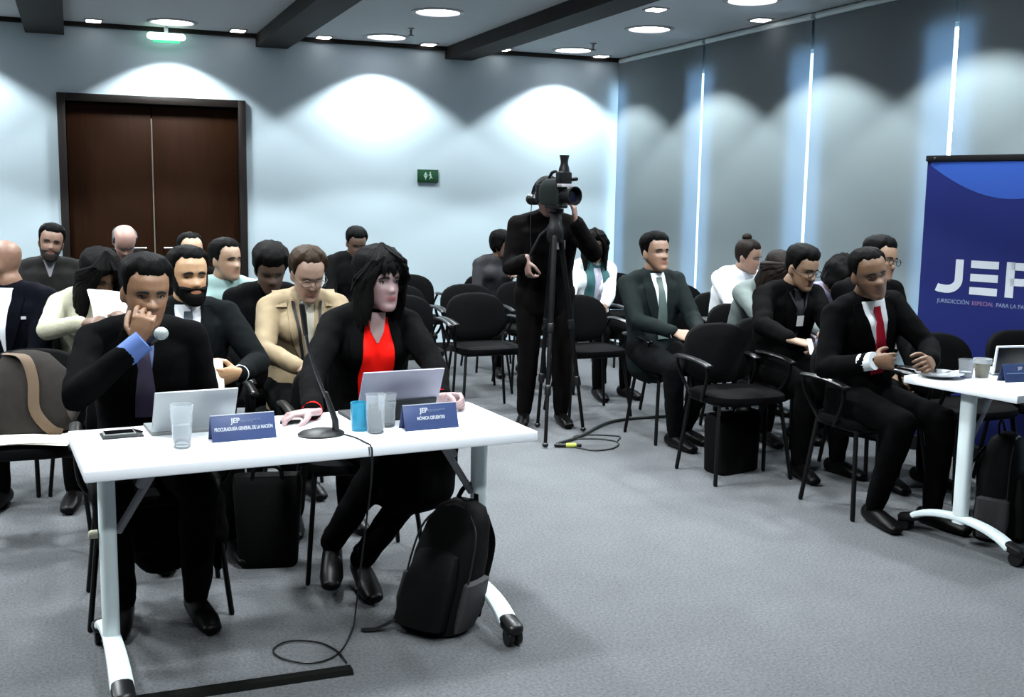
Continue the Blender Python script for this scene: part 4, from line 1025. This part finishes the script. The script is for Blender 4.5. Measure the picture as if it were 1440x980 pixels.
# ================================================================ things on the front table (table frame: x along the front edge, y towards the sitters)
def onA(px, py, z=0.0): return tA @ Vector((px, py, ZT + z))
def frame(loc, rz=0.0): return Matrix.Translation(loc) @ Matrix.Rotation(rz, 4, 'Z')
iA = tA.inverted()
def A_at(wx, wy): v = iA @ Vector((wx, wy, 0)); return v.x, v.y
def laptop(loc, rz, w, d, tilt, m_lid, m_base, label, name='laptop', kick=False):
    o = tag(empty(name, loc, rz), label, name.replace('_', ' '))
    q = MB(); q.box((0, d / 2, .006), (w, d, .012), bevel=.003); q.obj('keyboard_base', m_base, o)
    q = MB(); R = Rx(tilt); hgt = d * .98
    q.box(Vector((0, .0, .012)) + R @ Vector((0, .004, hgt / 2)), (w, .008, hgt), R, bevel=.003); l = q.obj('screen_lid', m_lid, o)
    q = MB(); q.box(Vector((0, .0, .012)) + R @ Vector((0, .0088, hgt / 2)), (w - .016, .001, hgt - .02), R); q.obj('screen', mat('dark_screen', (.02, .025, .03), .15, .1), l)
    if kick:
        q = MB(); q.box(Vector((0, .0, .012)) + R @ Vector((0, -.003, hgt * .19)), (w * .94, .006, hgt * .40), R, bevel=.002); q.obj('cover_flap', m_base, l)
    return o
m_silver = mat('silver_laptop', (.60, .64, .65), .4, .04, 20, metal=.25)
m_lilac = mat('lilac_silver_tablet', (.46, .45, .56), .4, .05, 20, metal=.2)
laptop((.338, 3.650, ZT), .10, .262, .165, math.radians(30), m_silver, mat('grey_deck', (.35, .37, .37), .5, .05), 'silver laptop seen from behind, in front of the man with the microphone')
laptop((1.02, 3.645, ZT), .09, .295, .20, math.radians(26), m_lilac, mat('dark_grey_cover', (.030, .036, .040), .7, .1), 'lilac-silver tablet on a dark keyboard cover in front of the woman', 'tablet_computer', True)
# desk name plates
m_plate = mat('blue_card', (.050, .085, .23), .45, .12, 12); m_white_ink = mat('white_ink', (.75, .80, .88), .6, .03)
m_dim_ink = mat('dim_ink', (.25, .33, .52), .6, .03)
def name_plate(loc, rz, w, h, line, lw, label, lh=.022):
    o = tag(empty('name_plate', loc, rz), label, 'name plate', 'blue desk name plates')
    t = .35; R = Rx(-t); th = .003; L = h / math.cos(t)
    q = MB(); q.box(Vector((0, -.0, 0)) + R @ Vector((0, 0, L / 2)) + Vector((0, -h * math.tan(t) / 1, 0)), (w, th, L), R, bevel=.0008)
    q.obj('front_panel', m_plate, o)
    q = MB(); q.box(R.transposed() @ Vector((0, 0, L / 2)) + Vector((0, h * math.tan(t), 0)), (w, th, L), R.transposed(), bevel=.0008); q.obj('back_panel', m_plate, o)
    q = MB(); q.box((0, 0, h), (w, .005, .003), bevel=.001); q.obj('fold_edge', mat('pale_edge', (.5, .55, .65), .5, .05), o)
    Fm = Matrix.Translation(Vector((0, -h * math.tan(t), 0))) @ R.to_4x4() @ Matrix.Translation((0, -th / 2 - .0004, 0)) @ Matrix.Rotation(PI / 2, 4, 'X')
    text_mesh(line, lh, 'lettering', m_white_ink, o, Fm @ Matrix.Translation((0, L * .40, 0)), width=lw, offset=.0004)
    text_mesh('JEP', .022, 'logo', m_white_ink, o, Fm @ Matrix.Translation((-w * .12, L * .68, 0)), offset=.0006)
    text_mesh('JURISDICCIÓN ESPECIAL', .0065, 'small_lettering', m_dim_ink, o, Fm @ Matrix.Translation((w * .10, L * .73, 0)))
    text_mesh('PARA LA PAZ', .0065, 'small_lettering', m_dim_ink, o, Fm @ Matrix.Translation((w * .06, L * .68, 0)))
    return o
name_plate((.478, 3.520, ZT), .10, .205, .080, 'PROCURADURÍA GENERAL DE LA NACIÓN', .185, 'blue name plate with one long line of white lettering, by the laptop', .016)
name_plate((1.095, 3.50, ZT), .09, .195, .082, 'MÓNICA CIFUENTES', .10, 'blue name plate with a short line of lettering in front of the tablet', .0155)
# glasses: whitish colour mixed in stands for their bright reflections
m_gl = mat_glass('glare_white_glass', (.92, .95, .97), .02, 1.18, .88); m_water = mat_glass('water', (.98, .99, 1.0), .0, 1.06)
def tumbler(loc, r0, r1, h, fill, label, m=None, wall=.003, group='glasses on the tables', name='drinking_glass', water=True):
    o = tag(empty(name, loc), label, 'glass', group)
    q = MB(); q.lathe([(r0 * .3, .001), (r0 * .9, .001), (r0, .004), (r1, h), (r1 - wall, h), (r0 - wall, .010), (r0 * .3, .009)], n=28); q.obj('tumbler', m or m_gl, o, angle=1.2)
    if water:
        k = fill; rr = (r0 - wall) + (r1 - r0) * k
        q = MB(); q.lathe([(.004, .0095), (r0 - wall - .0004, .0105), (rr - .0004, h * k), (.004, h * k)], n=28); q.obj('water', m_water, o, angle=1.2)
    return o
tumbler((.285, 3.445, ZT), .026, .036, .135, .55, 'clear water glass standing alone in front of the laptop')
tumbler((.903, 3.475, ZT), .028, .035, .130, .6, 'clear water glass beside the microphone, front of two')
tumbler((.965, 3.56, ZT), .026, .033, .115, .5, 'clear glass behind the other glass, against the tablet')
tumbler((.862, 3.53, ZT), .028, .030, .095, .5, 'small turquoise glass next to the microphone', mat_glass('turquoise_glass', (.10, .55, .75), .03, 1.2, .7), .004, water=False)
# phone on notebook
o = tag(empty('notebook', (.118, 3.675, ZT), .10), 'thin dark notebook under the phone at the left end of the table', 'notebook')
q = MB(); q.box((0, 0, .003), (.125, .085, .006), bevel=.0015); q.obj('cover', mat('dark_cover', (.03, .034, .036), .6, .1), o)
q = MB(); q.box((.052, .018, .0092), (.006, .060, .006), Rz(.4), bevel=.002); tag(q.obj('pen', mat('pen_dark', (.02, .02, .025), .3, .1), None, loc=(.118, 3.675, ZT), rotz=.10), 'dark pen lying on the notebook beside the phone', 'pen')
o = tag(empty('phone', (.110, 3.675, ZT + .006), .10), 'black phone with a pale rim lying on the notebook', 'phone')
q = MB(); q.box((0, 0, .0035), (.098, .062, .007), bevel=.002); q.obj('body', mat('pale_rim', (.35, .37, .35), .4, .05), o)
q = MB(); q.box((0, .002, .0074), (.088, .056, .001)); q.obj('screen', mat('phone_screen', (.006, .006, .007), .15, .1), o)
# gooseneck microphone
o = tag(empty('desk_microphone', (.785, 3.45, ZT), .08), 'black gooseneck desk microphone on the front table', 'microphone')
q = MB(); q.lathe([(.004, 0), (.066, 0), (.068, .006), (.058, .014), (.026, .022), (.004, .024)], (-.055, .045, 0), n=28)
for i, v in enumerate(q.v): q.v[i] = (v[0] * 1.15 + .008, v[1] * .9 + .01, v[2])
q.obj('base', mat('black_mic', (.012, .013, .013), .45, .1), o)
q = MB(); q.loft([(-.012, .03, .015), (-.014, .03, .05), (-.045, .03, .14)], [.013, .011, .008], n=12); q.obj('stem', mat('black_mic', (0, 0, 0)), o)
q = MB(); pts = spline([(-.045, .03, .13), (-.078, .02, .21), (-.105, .01, .29), (-.118, .0, .35)], 8); q.loft(pts, .0055, n=10)
q.obj('gooseneck', mat('grey_gooseneck', (.05, .05, .055), .35, .1, metal=.4), o)
q = MB(); q.loft([(-.117, .001, .34), (-.125, -.004, .40), (-.132, -.010, .435)], [.008, .010, .009], n=12); q.obj('microphone_capsule', mat('black_mic', (0, 0, 0)), o)
q = MB(); q.loft(spline([(.785, 3.455, ZT + .008), (.815, 3.40, ZT + .006), (.828, 3.325, ZT + .006), (.835, 3.272, ZT + .004), (.836, 3.262, ZT - .03), (.84, 3.30, .60), (.86, 3.50, .30), (.895, 3.72, .06), (.90, 3.76, .006), (.87, 3.66, .005), (.80, 3.50, .005), (.74, 3.42, .005), (.66, 3.40, .006), (.585, 3.47, .005), (.57, 3.55, .005), (.63, 3.60, .006), (.72, 3.56, .006), (.765, 3.47, .006), (.775, 3.36, .008)], 8), .0032, n=6)
tag(q.obj('microphone_cable', m_blackplastic), 'thin black cable hanging from the table edge and looping on the carpet', 'cable')
o = tag(empty('hand_microphone', (0, 0, 0)), 'microphone with a pale grille held up to the man\'s mouth', 'microphone')
q = MB(); q.ellipsoid((.256, 3.795, 1.052), (.024, .024, .022), 18, 14); q.obj('grille', mat('pale_grille', (.55, .62, .60), .5, .15, 200, .3, metal=.3), o)
q = MB(); q.loft([(.250, 3.803, 1.045), (.215, 3.835, 1.015), (.165, 3.862, .975)], [.017, .014, .011], n=14); q.obj('handle', mat('black_mic', (0, 0, 0)), o)
q = MB(); q.box((0, 0, 0), (.07, .035, .009), Rz(-.2), bevel=.003); k = tag(q.obj('phone', mat('black_mic', (0, 0, 0)), None, loc=(.665, 3.715, ZT + .0046)), 'small dark phone under the fingers of the woman in red', 'phone')

# papers
def sheet(name, loc, size, rot, label, m, cat='paper', n=3, th=.0012):
    o = tag(empty(name, loc), label, cat)
    for i in range(n):
        q = MB(); w, h = size; R = rot @ Rz((i - 1) * .05)
        q.rings([[R @ Vector((-w / 2 + w * a / 8, -h / 2 + h * b_ / 1.0, .006 * math.sin(a * .5) + i * .003 + t)) for a, b_, t in [(a, 0, 0) for a in range(9)] + [(a, 0, th) for a in range(8, -1, -1)]],
                 [R @ Vector((-w / 2 + w * a / 8, h / 2, .006 * math.sin(a * .5 + .4) + i * .003 + t)) for a, t in [(a, 0) for a in range(9)] + [(a, th) for a in range(8, -1, -1)]]])
        q.obj('sheet', m, o)
    return o
m_paper = mat('white_paper', (1.5, 1.5, 1.48), .8, .03, 20)
sheet('paper', (.500, 4.54, .765), (.10, .17), Rz(.25) @ Rx(math.radians(75)), 'white folded paper held by the bearded man in the grey tie', mat('cream_paper', (1.6, 1.54, 1.36), .8, .02), n=1)
sheet('papers', (.150, 5.52, .955), (.19, .22), Rz(.25) @ Rx(math.radians(50)) @ Ry(.2), 'white papers held by the woman in the cream sweater', m_paper)
sheet('card', (3.575, 4.735, .765), (.06, .085), Rz(.4) @ Rx(math.radians(70)), 'small white card held by the man with glasses', m_paper, 'card', 1)
sheet('papers', (-.19, 4.86, .492), (.30, .22), Rz(-.1), 'white papers on the seat of the chair at the left edge', mat('cream_paper', (1.6, 1.54, 1.36), .8, .02))

# ================================================================ right table
def onB(x, y, z=0.0): return tB @ Vector((x, y, ZT + z))
o = tag(empty('plate', onB(.105, .47)), 'white plate with a fork near the left corner of the right table', 'plate')
q = MB(); q.lathe([(.004, .002), (.055, .002), (.085, .014), (.105, .020), (.106, .023), (.085, .019), (.056, .008), (.004, .007)], n=36); q.obj('dish', mat('white_china', (.82, .85, .88), .25, .02), o, angle=1.2)
o = tag(empty('fork', onB(.09, .45, .0235), .3), 'steel fork lying across the white plate', 'fork')
q = MB(); q.loft([(-.09, 0, .006), (-.02, 0, .002), (.02, 0, .0), (.045, 0, -.003)], [(.005, .0015), (.003, .0015), (.009, .0012), (.011, .0012)], n=8, up=(0, 1, 0))
for k in range(4): q.loft([(.045, -.008 + .0053 * k, -.003), (.085, -.008 + .0053 * k, .003)], (.0016, .0010), n=6, up=(0, 1, 0))
q.obj('fork_body', m_metal, o)
o = tag(empty('napkin', onB(.045, .50)), 'crumpled white napkin under the hands of the red-tie man', 'napkin')
q = MB(); q.lathe([(.028, 0), (.022, .012), (.010, .035), (.004, .05)], n=9); q.v = [(x + .006 * noise.noise(Vector((x * 90, y * 90, z * 60))), y + .006 * noise.noise(Vector((y * 90, z * 80, x * 60))), z) for x, y, z in q.v]; q.obj('paper_fold', m_paper, o)
tumbler(onB(.205, .405), .027, .036, .085, .35, 'clear cup of water standing behind the plate on the right table')
o = tag(empty('cup', onB(.29, .385)), 'pale cup with a white rim beside the blue name plate on the right table', 'cup')
q = MB(); q.lathe([(.004, 0), (.028, 0), (.036, .066), (.034, .066), (.027, .004), (.004, .003)], n=28); q.obj('cup_body', mat('straw_cup', (.45, .43, .33), .5, .1), o)
q = MB(); q.lathe([(.036, .064), (.041, .066), (.041, .086), (.037, .086), (.035, .066)], n=28); q.obj('rim', mat('white_china', (0, 0, 0)), o, angle=1.0)
o = tag(empty('name_plate', onB(.365, .235), -.12), 'blue name plate on the right table, cut by the right edge', 'name plate', 'blue desk name plates')
R = Rx(-.35); h = .078; L = h / math.cos(.35)
q = MB(); q.box(Vector((0, -h * math.tan(.35), 0)) + R @ Vector((0, 0, L / 2)), (.215, .003, L), R, bevel=.0008); q.obj('front_panel', m_plate, o)
q = MB(); q.box(Vector((0, h * math.tan(.35), 0)) + R.transposed() @ Vector((0, 0, L / 2)), (.215, .003, L), R.transposed(), bevel=.0008); q.obj('back_panel', m_plate, o)
Fm = Matrix.Translation(Vector((0, -h * math.tan(.35), 0))) @ R.to_4x4() @ Matrix.Translation((0, -.0019, 0)) @ Matrix.Rotation(PI / 2, 4, 'X')
text_mesh('JEP', .018, 'logo', m_white_ink, o, Fm @ Matrix.Translation((-.02, L * .68, 0)), offset=.0005)
q = MB(); q.box((0, 0, 0), (.19, .0008, .0045)); q.v = [tuple((Matrix.Translation(Vector((0, -h * math.tan(.35), 0))) @ R.to_4x4() @ Matrix.Translation((0, -.0018, L * .48))) @ Vector(v)) for v in q.v]; q.obj('lettering_line', mat('pale_blue_ink', (.25, .36, .60), .6, .1), o)
o = laptop(onB(.48, .37), -.12, .20, .13, math.radians(8), m_blackplastic, m_silver, 'small dark device with a white edge behind the name plate on the right table', 'tablet_computer')
q = MB()
for pz, sx_, sz_, px_ in ((.136, .20, .008, 0), (.07, .008, .13, -.098)): q.box(Vector((0, 0, .012)) + Rx(math.radians(8)) @ Vector((px_, -.001, pz - .012)), (sx_, .012, sz_), Rx(math.radians(8)), bevel=.002)
q.obj('white_edge', m_white, o)

# ================================================================ bags
m_nylon = mat('black_nylon', (.0032, .0032, .0032), .7, .3, 70, .15, spec=.10)
m_mesh = mat('grey_mesh_pocket', (.055, .055, .058), .7, .3, 200, .3)
def rounded_loft(q, secs, p=3.0, n=32):
    """secs: (centre, half width, half depth) stacked upwards"""
    q.rings([[Vector(c) + Vector((math.copysign(abs(math.cos(a)) ** (2 / p), math.cos(a)) * w, math.copysign(abs(math.sin(a)) ** (2 / p), math.sin(a)) * d, 0)) for a in [2 * PI * i / n for i in range(n)]] for c, w, d in secs])
def backpack(loc, rz, label, s=1.0, shear=(.0, .0)):
    o = tag(empty('backpack', loc, rz), label, 'backpack')
    S = lambda z: Vector((shear[0] * z, shear[1] * z, z)) * s
    q = MB(); rounded_loft(q, [(S(.0), .11 * s, .07 * s), (S(.012), .145 * s, .10 * s), (S(.10), .150 * s, .105 * s), (S(.28), .145 * s, .095 * s), (S(.40), .125 * s, .08 * s), (S(.46), .095 * s, .06 * s), (S(.485), .05 * s, .03 * s)]); q.obj('main_compartment', m_nylon, o)
    q = MB(); rounded_loft(q, [(S(.02) + Vector((0, -.085 * s, 0)), .09 * s, .03 * s), (S(.04) + Vector((0, -.105 * s, 0)), .115 * s, .045 * s), (S(.20) + Vector((0, -.10 * s, 0)), .115 * s, .042 * s), (S(.30) + Vector((0, -.085 * s, 0)), .095 * s, .03 * s), (S(.32) + Vector((0, -.075 * s, 0)), .05 * s, .015 * s)]); q.obj('front_pocket', m_nylon, o)
    for sg in (-1, 1):
        q = MB(); rounded_loft(q, [(S(.02) + Vector((sg * .135 * s, .0, 0)), .018 * s, .06 * s), (S(.10) + Vector((sg * .145 * s, 0, 0)), .026 * s, .075 * s), (S(.20) + Vector((sg * .143 * s, 0, 0)), .022 * s, .072 * s), (S(.21) + Vector((sg * .138 * s, 0, 0)), .012 * s, .055 * s)]); q.obj('side_pocket', m_mesh, o, None) if False else q.obj('side_pocket', m_mesh, o)
    q = MB(); q.loft(spline([S(.47) + Vector((-.045 * s, .02 * s, 0)), S(.52) + Vector((-.03 * s, .03 * s, 0)), S(.535) + Vector((.015 * s, .03 * s, 0)), S(.47) + Vector((.05 * s, .02 * s, 0))], 6), (.011 * s, .004 * s), n=8); q.obj('handle', m_nylon, o)
    q = MB(); pts = [S(z) + Vector((x * s, y * s, 0)) for x, y, z in ((-.142, -.06, .05), (-.142, -.06, .28), (-.11, -.055, .41), (0, -.045, .475), (.11, -.055, .41), (.142, -.06, .28), (.142, -.06, .05))]
    q.loft(spline(pts, 6), (.005 * s, .003 * s), n=6); q.obj('zip', mat('zip_grey', (.03, .03, .03), .35, .2), o)
    for sg in (-1, 1):
        q = MB(); q.loft(spline([S(.42) + Vector((sg * .06 * s, .075 * s, 0)), S(.30) + Vector((sg * .085 * s, .135 * s, 0)), S(.14) + Vector((sg * .095 * s, .125 * s, 0)), S(.04) + Vector((sg * .12 * s, .09 * s, 0))], 6), (.026 * s, .006 * s), n=10, up=(1, 0, 0)); q.obj('shoulder_strap', m_nylon, o)
    return o
bp_ = backpack((1.140, 3.575, .0), -.95, 'black backpack leaning against the leg of the front table', .92, (.10, .26))
q = MB(); q.loft([(-.08, -.10, .05), (-.11, -.13, .025), (-.14, -.155, .008), (-.18, -.18, .006)], (.016, .003), n=8, up=(.6, -.8, 0)); q.v = [tuple(Vector(v)) for v in q.v]; q.obj('loose_strap', m_nylon, bp_)
backpack((3.93, 3.74, 0), .5, 'black backpack standing under the right table by its white leg', 1.0, (.02, .0))
def tote(loc, rz, w, d, h, label, taper=.85):
    o = tag(empty('bag', loc, rz), label, 'bag')
    q = MB(); rounded_loft(q, [((0, 0, 0), w * .46 * taper, d * .46), ((0, 0, .012), w * .5 * taper, d * .5), ((0, 0, h * .9), w * .5, d * .42), ((0, 0, h), w * .48, d * .30)], 5.0); q.obj('bag_body', m_nylon, o)
    for sg in (-1, 1):
        q = MB(); q.loft(spline([(-w * .22, sg * d * .3, h * .9), (-w * .18, sg * d * .35, h + .03), (0, sg * d * .38, h + .045), (w * .18, sg * d * .35, h + .03), (w * .22, sg * d * .3, h * .9)], 6), (.008, .004), n=8); q.obj('handle', m_nylon, o)
    return o
tote((3.42, 5.20, 0), .25, .36, .18, .34, 'black bag standing on the carpet beneath the empty chair')
tote((.70, 4.44, 0), -.2, .28, .13, .38, 'black briefcase on the carpet between the two front sitters')
# soft grey-brown bag with a tan strap on the left chair
o = tag(empty('shoulder_bag', (-.205, 5.02, .49), -.1), 'grey-brown soft bag with a tan strap slumped on the chair at the left edge', 'bag')
q = MB(); rounded_loft(q, [((0, .02, -.0), .14, .08), ((0, .02, .02), .185, .115), ((0, .03, .14), .19, .115), ((0, .05, .26), .15, .09), ((-.01, .065, .33), .09, .05), ((-.01, .07, .345), .04, .02)], 2.6)
q.obj('bag_body', mat('grey_brown_canvas', (.038, .033, .029), .9, .25, 25, .2, spec=.1), o)
q = MB(); q.loft(spline([(-.09, .055, .335), (-.005, -.035, .33), (.03, -.075, .24), (.035, -.10, .12), (.085, -.10, .04), (.13, -.085, .012)], 6), (.022, .005), n=10, up=(1, .2, 0)); q.obj('strap', mat('tan_strap', (.19, .125, .075), .7, .15, 30), o)
q = MB(); rounded_loft(q, [((.145, .02, .03), .03, .06), ((.165, .02, .10), .045, .075), ((.15, .03, .20), .04, .06), ((.12, .05, .27), .02, .03)], 2.4); q.obj('side_flap', mat('taupe_canvas', (.11, .095, .082), .85, .2, 25, .2), o)

# ================================================================ video camera on its tripod
o = tag(empty('tripod', (2.80, 6.33, 0)), 'black tripod under the video camera', 'tripod')
feet = [(-.17, -.30), (.25, .05), (.02, .27)]
q = MB(); q.lathe([(.045, 1.24), (.055, 1.27), (.055, 1.33), (.04, 1.36), (.035, 1.42), (.05, 1.43), (.05, 1.45), (.02, 1.452)], n=20); q.obj('head', m_blackplastic, o)
for fx, fy in feet:
    d = Vector((fx, fy, 0)); q = MB(); t0 = Vector((fx * .16, fy * .16, 1.27)); t1 = Vector((fx, fy, .02)); q.loft([t0, t0.lerp(t1, .45)], .018, n=10); q.loft([t0.lerp(t1, .43), t0.lerp(t1, .75)], .0145, n=10); q.loft([t0.lerp(t1, .73), t1], .0115, n=10)
    lg = q.obj('leg', m_tube, o)
    q = MB(); q.ellipsoid(t1, (.02, .02, .016), 10, 8); q.obj('foot', m_blackplastic, lg)
    for f_ in (.44, .74):
        q = MB(); q.loft([t0.lerp(t1, f_ - .015), t0.lerp(t1, f_ + .015)], .021, n=10); q.obj('leg_clamp', m_blackplastic, lg)
q = MB(); q.loft([(.03, .03, 1.38), (-.06, .10, 1.28), (-.13, .14, 1.12)], .009, n=8); q.obj('pan_handle', m_blackplastic, o)
vc = o = tag(empty('video_camera', (2.80, 6.33, 1.453), .24), 'black shoulder video camera on a tripod in front of the cameraman\'s face', 'camera')
m_camb = mat('camera_black', (.011, .012, .012), .4, .25, 60); m_camg = mat('camera_dark_green', (.018, .028, .022), .5, .35, 60)
q = MB(); q.box((0, .0, .012), (.09, .22, .024), bevel=.006); q.obj('mount_plate', m_camb, o)
q = MB(); rounded_loft(q, [((0, .05, .022), .055, .14), ((0, .05, .05), .062, .155), ((0, .05, .14), .062, .155), ((0, .03, .185), .055, .125), ((0, .01, .20), .040, .09)], 4.5); q.obj('body', m_camg, o)
q = MB(); q.lathe([(.004, 0), (.040, 0), (.046, .02), (.046, .07), (.052, .08), (.052, .12), (.060, .13), (.064, .19), (.058, .19), (.050, .14), (.004, .135)], (0, -.10, .085), n=28, axis=(0, -1, 0)); ln = q.obj('lens', m_camb, o, angle=1.0)
q = MB(); q.lathe([(.002, 0), (.045, .0), (.048, .006), (.030, .012), (.002, .014)], (0, -.235, .085), n=24, axis=(0, -1, 0)); q.obj('lens_glass', mat('coated_glass', (.01, .012, .03), .05, .1), ln)
q = MB(); q.box((.0, -.13, .155), (.105, .075, .022), bevel=.004); q.obj('white_label_panel', mat('white_panel', (.72, .70, .74), .5, .05), o)
q = MB(); q.box((0, -.11, .205), (.10, .10, .085), bevel=.012); q.obj('viewfinder_block', m_camb, o)
q = MB(); q.lathe([(.004, 0), (.048, .0), (.040, .04), (.030, .065), (.030, .085), (.040, .125), (.034, .125), (.024, .085), (.004, .08)], (.005, -.105, .235), n=24); q.obj('viewfinder_eyecup', m_camb, o, angle=1.0)
q = MB(); q.loft(spline([(0, -.06, .195), (0, -.04, .245), (0, .06, .245), (0, .13, .195)], 6), (.014, .010), n=10); q.obj('top_handle', m_camb, o)
q = MB(); q.loft([(.065, .05, .19), (.065, -.20, .20)], .013, n=12); q.obj('shotgun_microphone', m_camb, o)
q = MB(); q.box((0, .235, .10), (.09, .06, .13), bevel=.01); q.obj('battery', m_camb, o)
q = MB()
for k in range(3): q.loft([(.062, .09 - .05 * k, .12), (.073, .09 - .05 * k, .12)], .014, n=12)
q.obj('dial', mat('grey_dial', (.12, .13, .13), .4, .2), o)
q = MB(); q.loft(spline([(-.03, .262, .12), (-.03, .32, .08), (-.04, .33, -.06), (-.05, .31, -.22), (-.05, .28, -.35)], 6), .004, n=6); q.obj('hanging_cable', m_blackplastic, o)

vc.scale = (.84, .66, .90)

# ================================================================ banner
o = tag(empty('banner', (4.83, 5.36, 0), 0), 'tall blue roll-up banner with large white letters by the blinds', 'banner')
bdir = Vector((.30, -.80, 0)).normalized(); brz = math.atan2(bdir.y, bdir.x); o.rotation_euler = (0, 0, brz)
BW, BH = .88, 1.80
m_ban = mat('banner_blue', (.013, .022, .17), .45, .10, 3); m_banl = mat('banner_light_blue', (.035, .11, .50), .45, .08, 3)
q = MB(); q.box((BW / 2, 0, .09 + (BH - .09) / 2), (BW, .004, BH - .09)); q.obj('fabric', m_ban, o)
q = MB(); n = 24; top = BH - .03
q.rings([[Vector((BW * i / n + .02 * (1 - i / n), -.0028, top - .001)) for i in range(n + 1)] + [Vector((BW * i / n + .02 * (1 - i / n), -.0022, top - .001)) for i in range(n, -1, -1)],
         [Vector((BW * i / n + .02 * (1 - i / n), -.0028, top - .004 - .215 * math.sin(PI * min(1, (i / n) * .82 + .02)) ** .9)) for i in range(n + 1)] + [Vector((BW * i / n + .02 * (1 - i / n), -.0022, top - .004 - .215 * math.sin(PI * min(1, (i / n) * .82 + .02)) ** .9)) for i in range(n, -1, -1)]])
q.obj('light_blue_arc', m_banl, o)
q = MB(); q.box((BW / 2, 0, BH - .012), (BW + .02, .02, .036), bevel=.004); q.obj('top_rail', m_blackplastic, o)
q = MB(); q.lathe([(.002, 0), (.006, .0), (.006, .006), (.002, .008)], (.05, -.010, BH - .012), n=12, axis=(0, -1, 0)); q.obj('rivet', m_metal, o)
q = MB(); q.box((BW / 2, 0, .045), (BW + .04, .10, .09), bevel=.015); q.obj('base_case', m_blackplastic, o)
q = MB(); q.loft([(BW / 2, .035, .08), (BW / 2, .02, BH - .03)], .008, n=8); q.obj('support_pole', m_metal, o)
m_lett = mat('letter_white', (.78, .84, .92), .5, .02)
zb, lh = .985, .205
def bar(pts, r, name, parent):
    q = MB(); q.loft(pts, (r, .0012), n=14, up=(0, 0, 1)); return q
jx = .13
q = MB(); stroke = .024
def ribbon(pts, w, name):
    """flat stroke of width w that follows pts in the banner plane, square ends"""
    q = MB(); rg = []
    P = [Vector(p) for p in pts]
    for i, p in enumerate(P):
        t = (P[min(len(P) - 1, i + 1)] - P[max(0, i - 1)]).normalized(); nn = Vector((-t.z, 0, t.x)) * w / 2
        rg.append([p + nn + Vector((0, -.0034, 0)), p - nn + Vector((0, -.0034, 0)), p - nn + Vector((0, -.002, 0)), p + nn + Vector((0, -.002, 0))])
    q.rings(rg); return q.obj(name, m_lett, o, smooth=False)
W_ = .048
jr = .075
ribbon([(jx + .115, 0, zb + lh), (jx + .115, 0, zb + .085)] + [(jx + .040 + jr * math.cos(a), 0, zb + .085 - (.085 - W_ / 2) * math.sin(a)) for a in [PI / 2 * i / 8 for i in range(1, 9)]] + [(jx - .005, 0, zb + W_ / 2 + .004), (jx - .02, 0, zb + W_ / 2 + .010)], W_, 'letter_j')
ex = jx + .185
for zz in (lh - W_ / 2, lh / 2, W_ / 2): ribbon([(ex, 0, zb + zz), (ex + .165, 0, zb + zz)], W_ * .92, 'letter_e_bar')
px = ex + .235
ribbon([(px, 0, zb), (px, 0, zb + lh)], W_, 'letter_p_stem')
ribbon([(px, 0, zb + lh - W_ / 2), (px + .07, 0, zb + lh - W_ / 2)] + [(px + .07 + .045 * math.sin(a), 0, zb + lh - W_ / 2 - .045 + .045 * math.cos(a)) for a in [PI * i / 10 for i in range(1, 11)]] + [(px, 0, zb + lh - W_ / 2 - .09)], W_ * .9, 'letter_p_bowl')
Fm = Matrix.Translation((0, -.0030, 0)) @ Matrix.Rotation(PI / 2, 4, 'X')
text_mesh('JURISDICCIÓN', .034, 'small_lettering', mat('banner_ink', (.30, .38, .62), .6, .05), o, Fm @ Matrix.Translation((jx - .01, zb - .060, 0)), 'LEFT', width=.20)
text_mesh('ESPECIAL', .034, 'small_lettering', mat('banner_red_ink', (.34, .20, .42), .6, .05), o, Fm @ Matrix.Translation((jx + .205, zb - .060, 0)), 'LEFT', width=.13)
text_mesh('PARA LA PAZ', .034, 'small_lettering', mat('banner_ink', (0, 0, 0)), o, Fm @ Matrix.Translation((jx + .35, zb - .060, 0)), 'LEFT', width=.18)

# ================================================================ on the carpet
o = tag(empty('cable_cover', (.47, 3.312, 0), .0), 'black cable duct lying on the carpet in front of the front table', 'cable duct')
q = MB(); q.rings([[(x, -.035, 0), (x, -.018, .013), (x, .018, .013), (x, .035, 0)] for x in (-.62, .31)]); q.obj('duct', mat('duct_black', (.006, .0075, .006), .8, .2, spec=.05), o, smooth=False)
m_cord = mat('dark_cord', (.022, .026, .025), .5, .2)
q = MB(); q.loft(spline([(2.72, 6.06, .012), (2.95, 6.22, .011), (3.40, 6.60, .011), (3.90, 6.62, .011), (4.45, 6.55, .011), (5.02, 6.50, .011)], 8), .011, n=8); tag(q.obj('power_cable', m_cord), 'thick dark cable running along the carpet from the tripod to the window wall', 'cable')
q = MB(); q.loft(spline([(2.80, 5.98, .007), (2.88, 5.86, .006), (3.02, 5.88, .006), (3.12, 6.02, .006), (3.05, 6.14, .006), (2.90, 6.20, .006), (3.0, 6.28, .006), (3.2, 6.18, .006), (3.14, 6.06, .006)], 8), .005, n=6); tag(q.obj('thin_cable', m_cord), 'thin dark cable coiled on the carpet beside the tripod foot', 'cable')
o = tag(empty('cable_connector', (2.765, 6.0, .014), -.35), 'black cable connector with a yellow-green sleeve by the tripod foot', 'connector')
q = MB(); q.loft([(-.07, 0, 0), (.075, 0, 0)], .013, n=12); q.obj('plug', m_blackplastic, o)
q = MB(); q.loft([(.0, 0, .0), (.045, 0, .0)], .0165, n=12); q.obj('sleeve', mat('yellow_green', (.55, .62, .10), .5, .1), o)
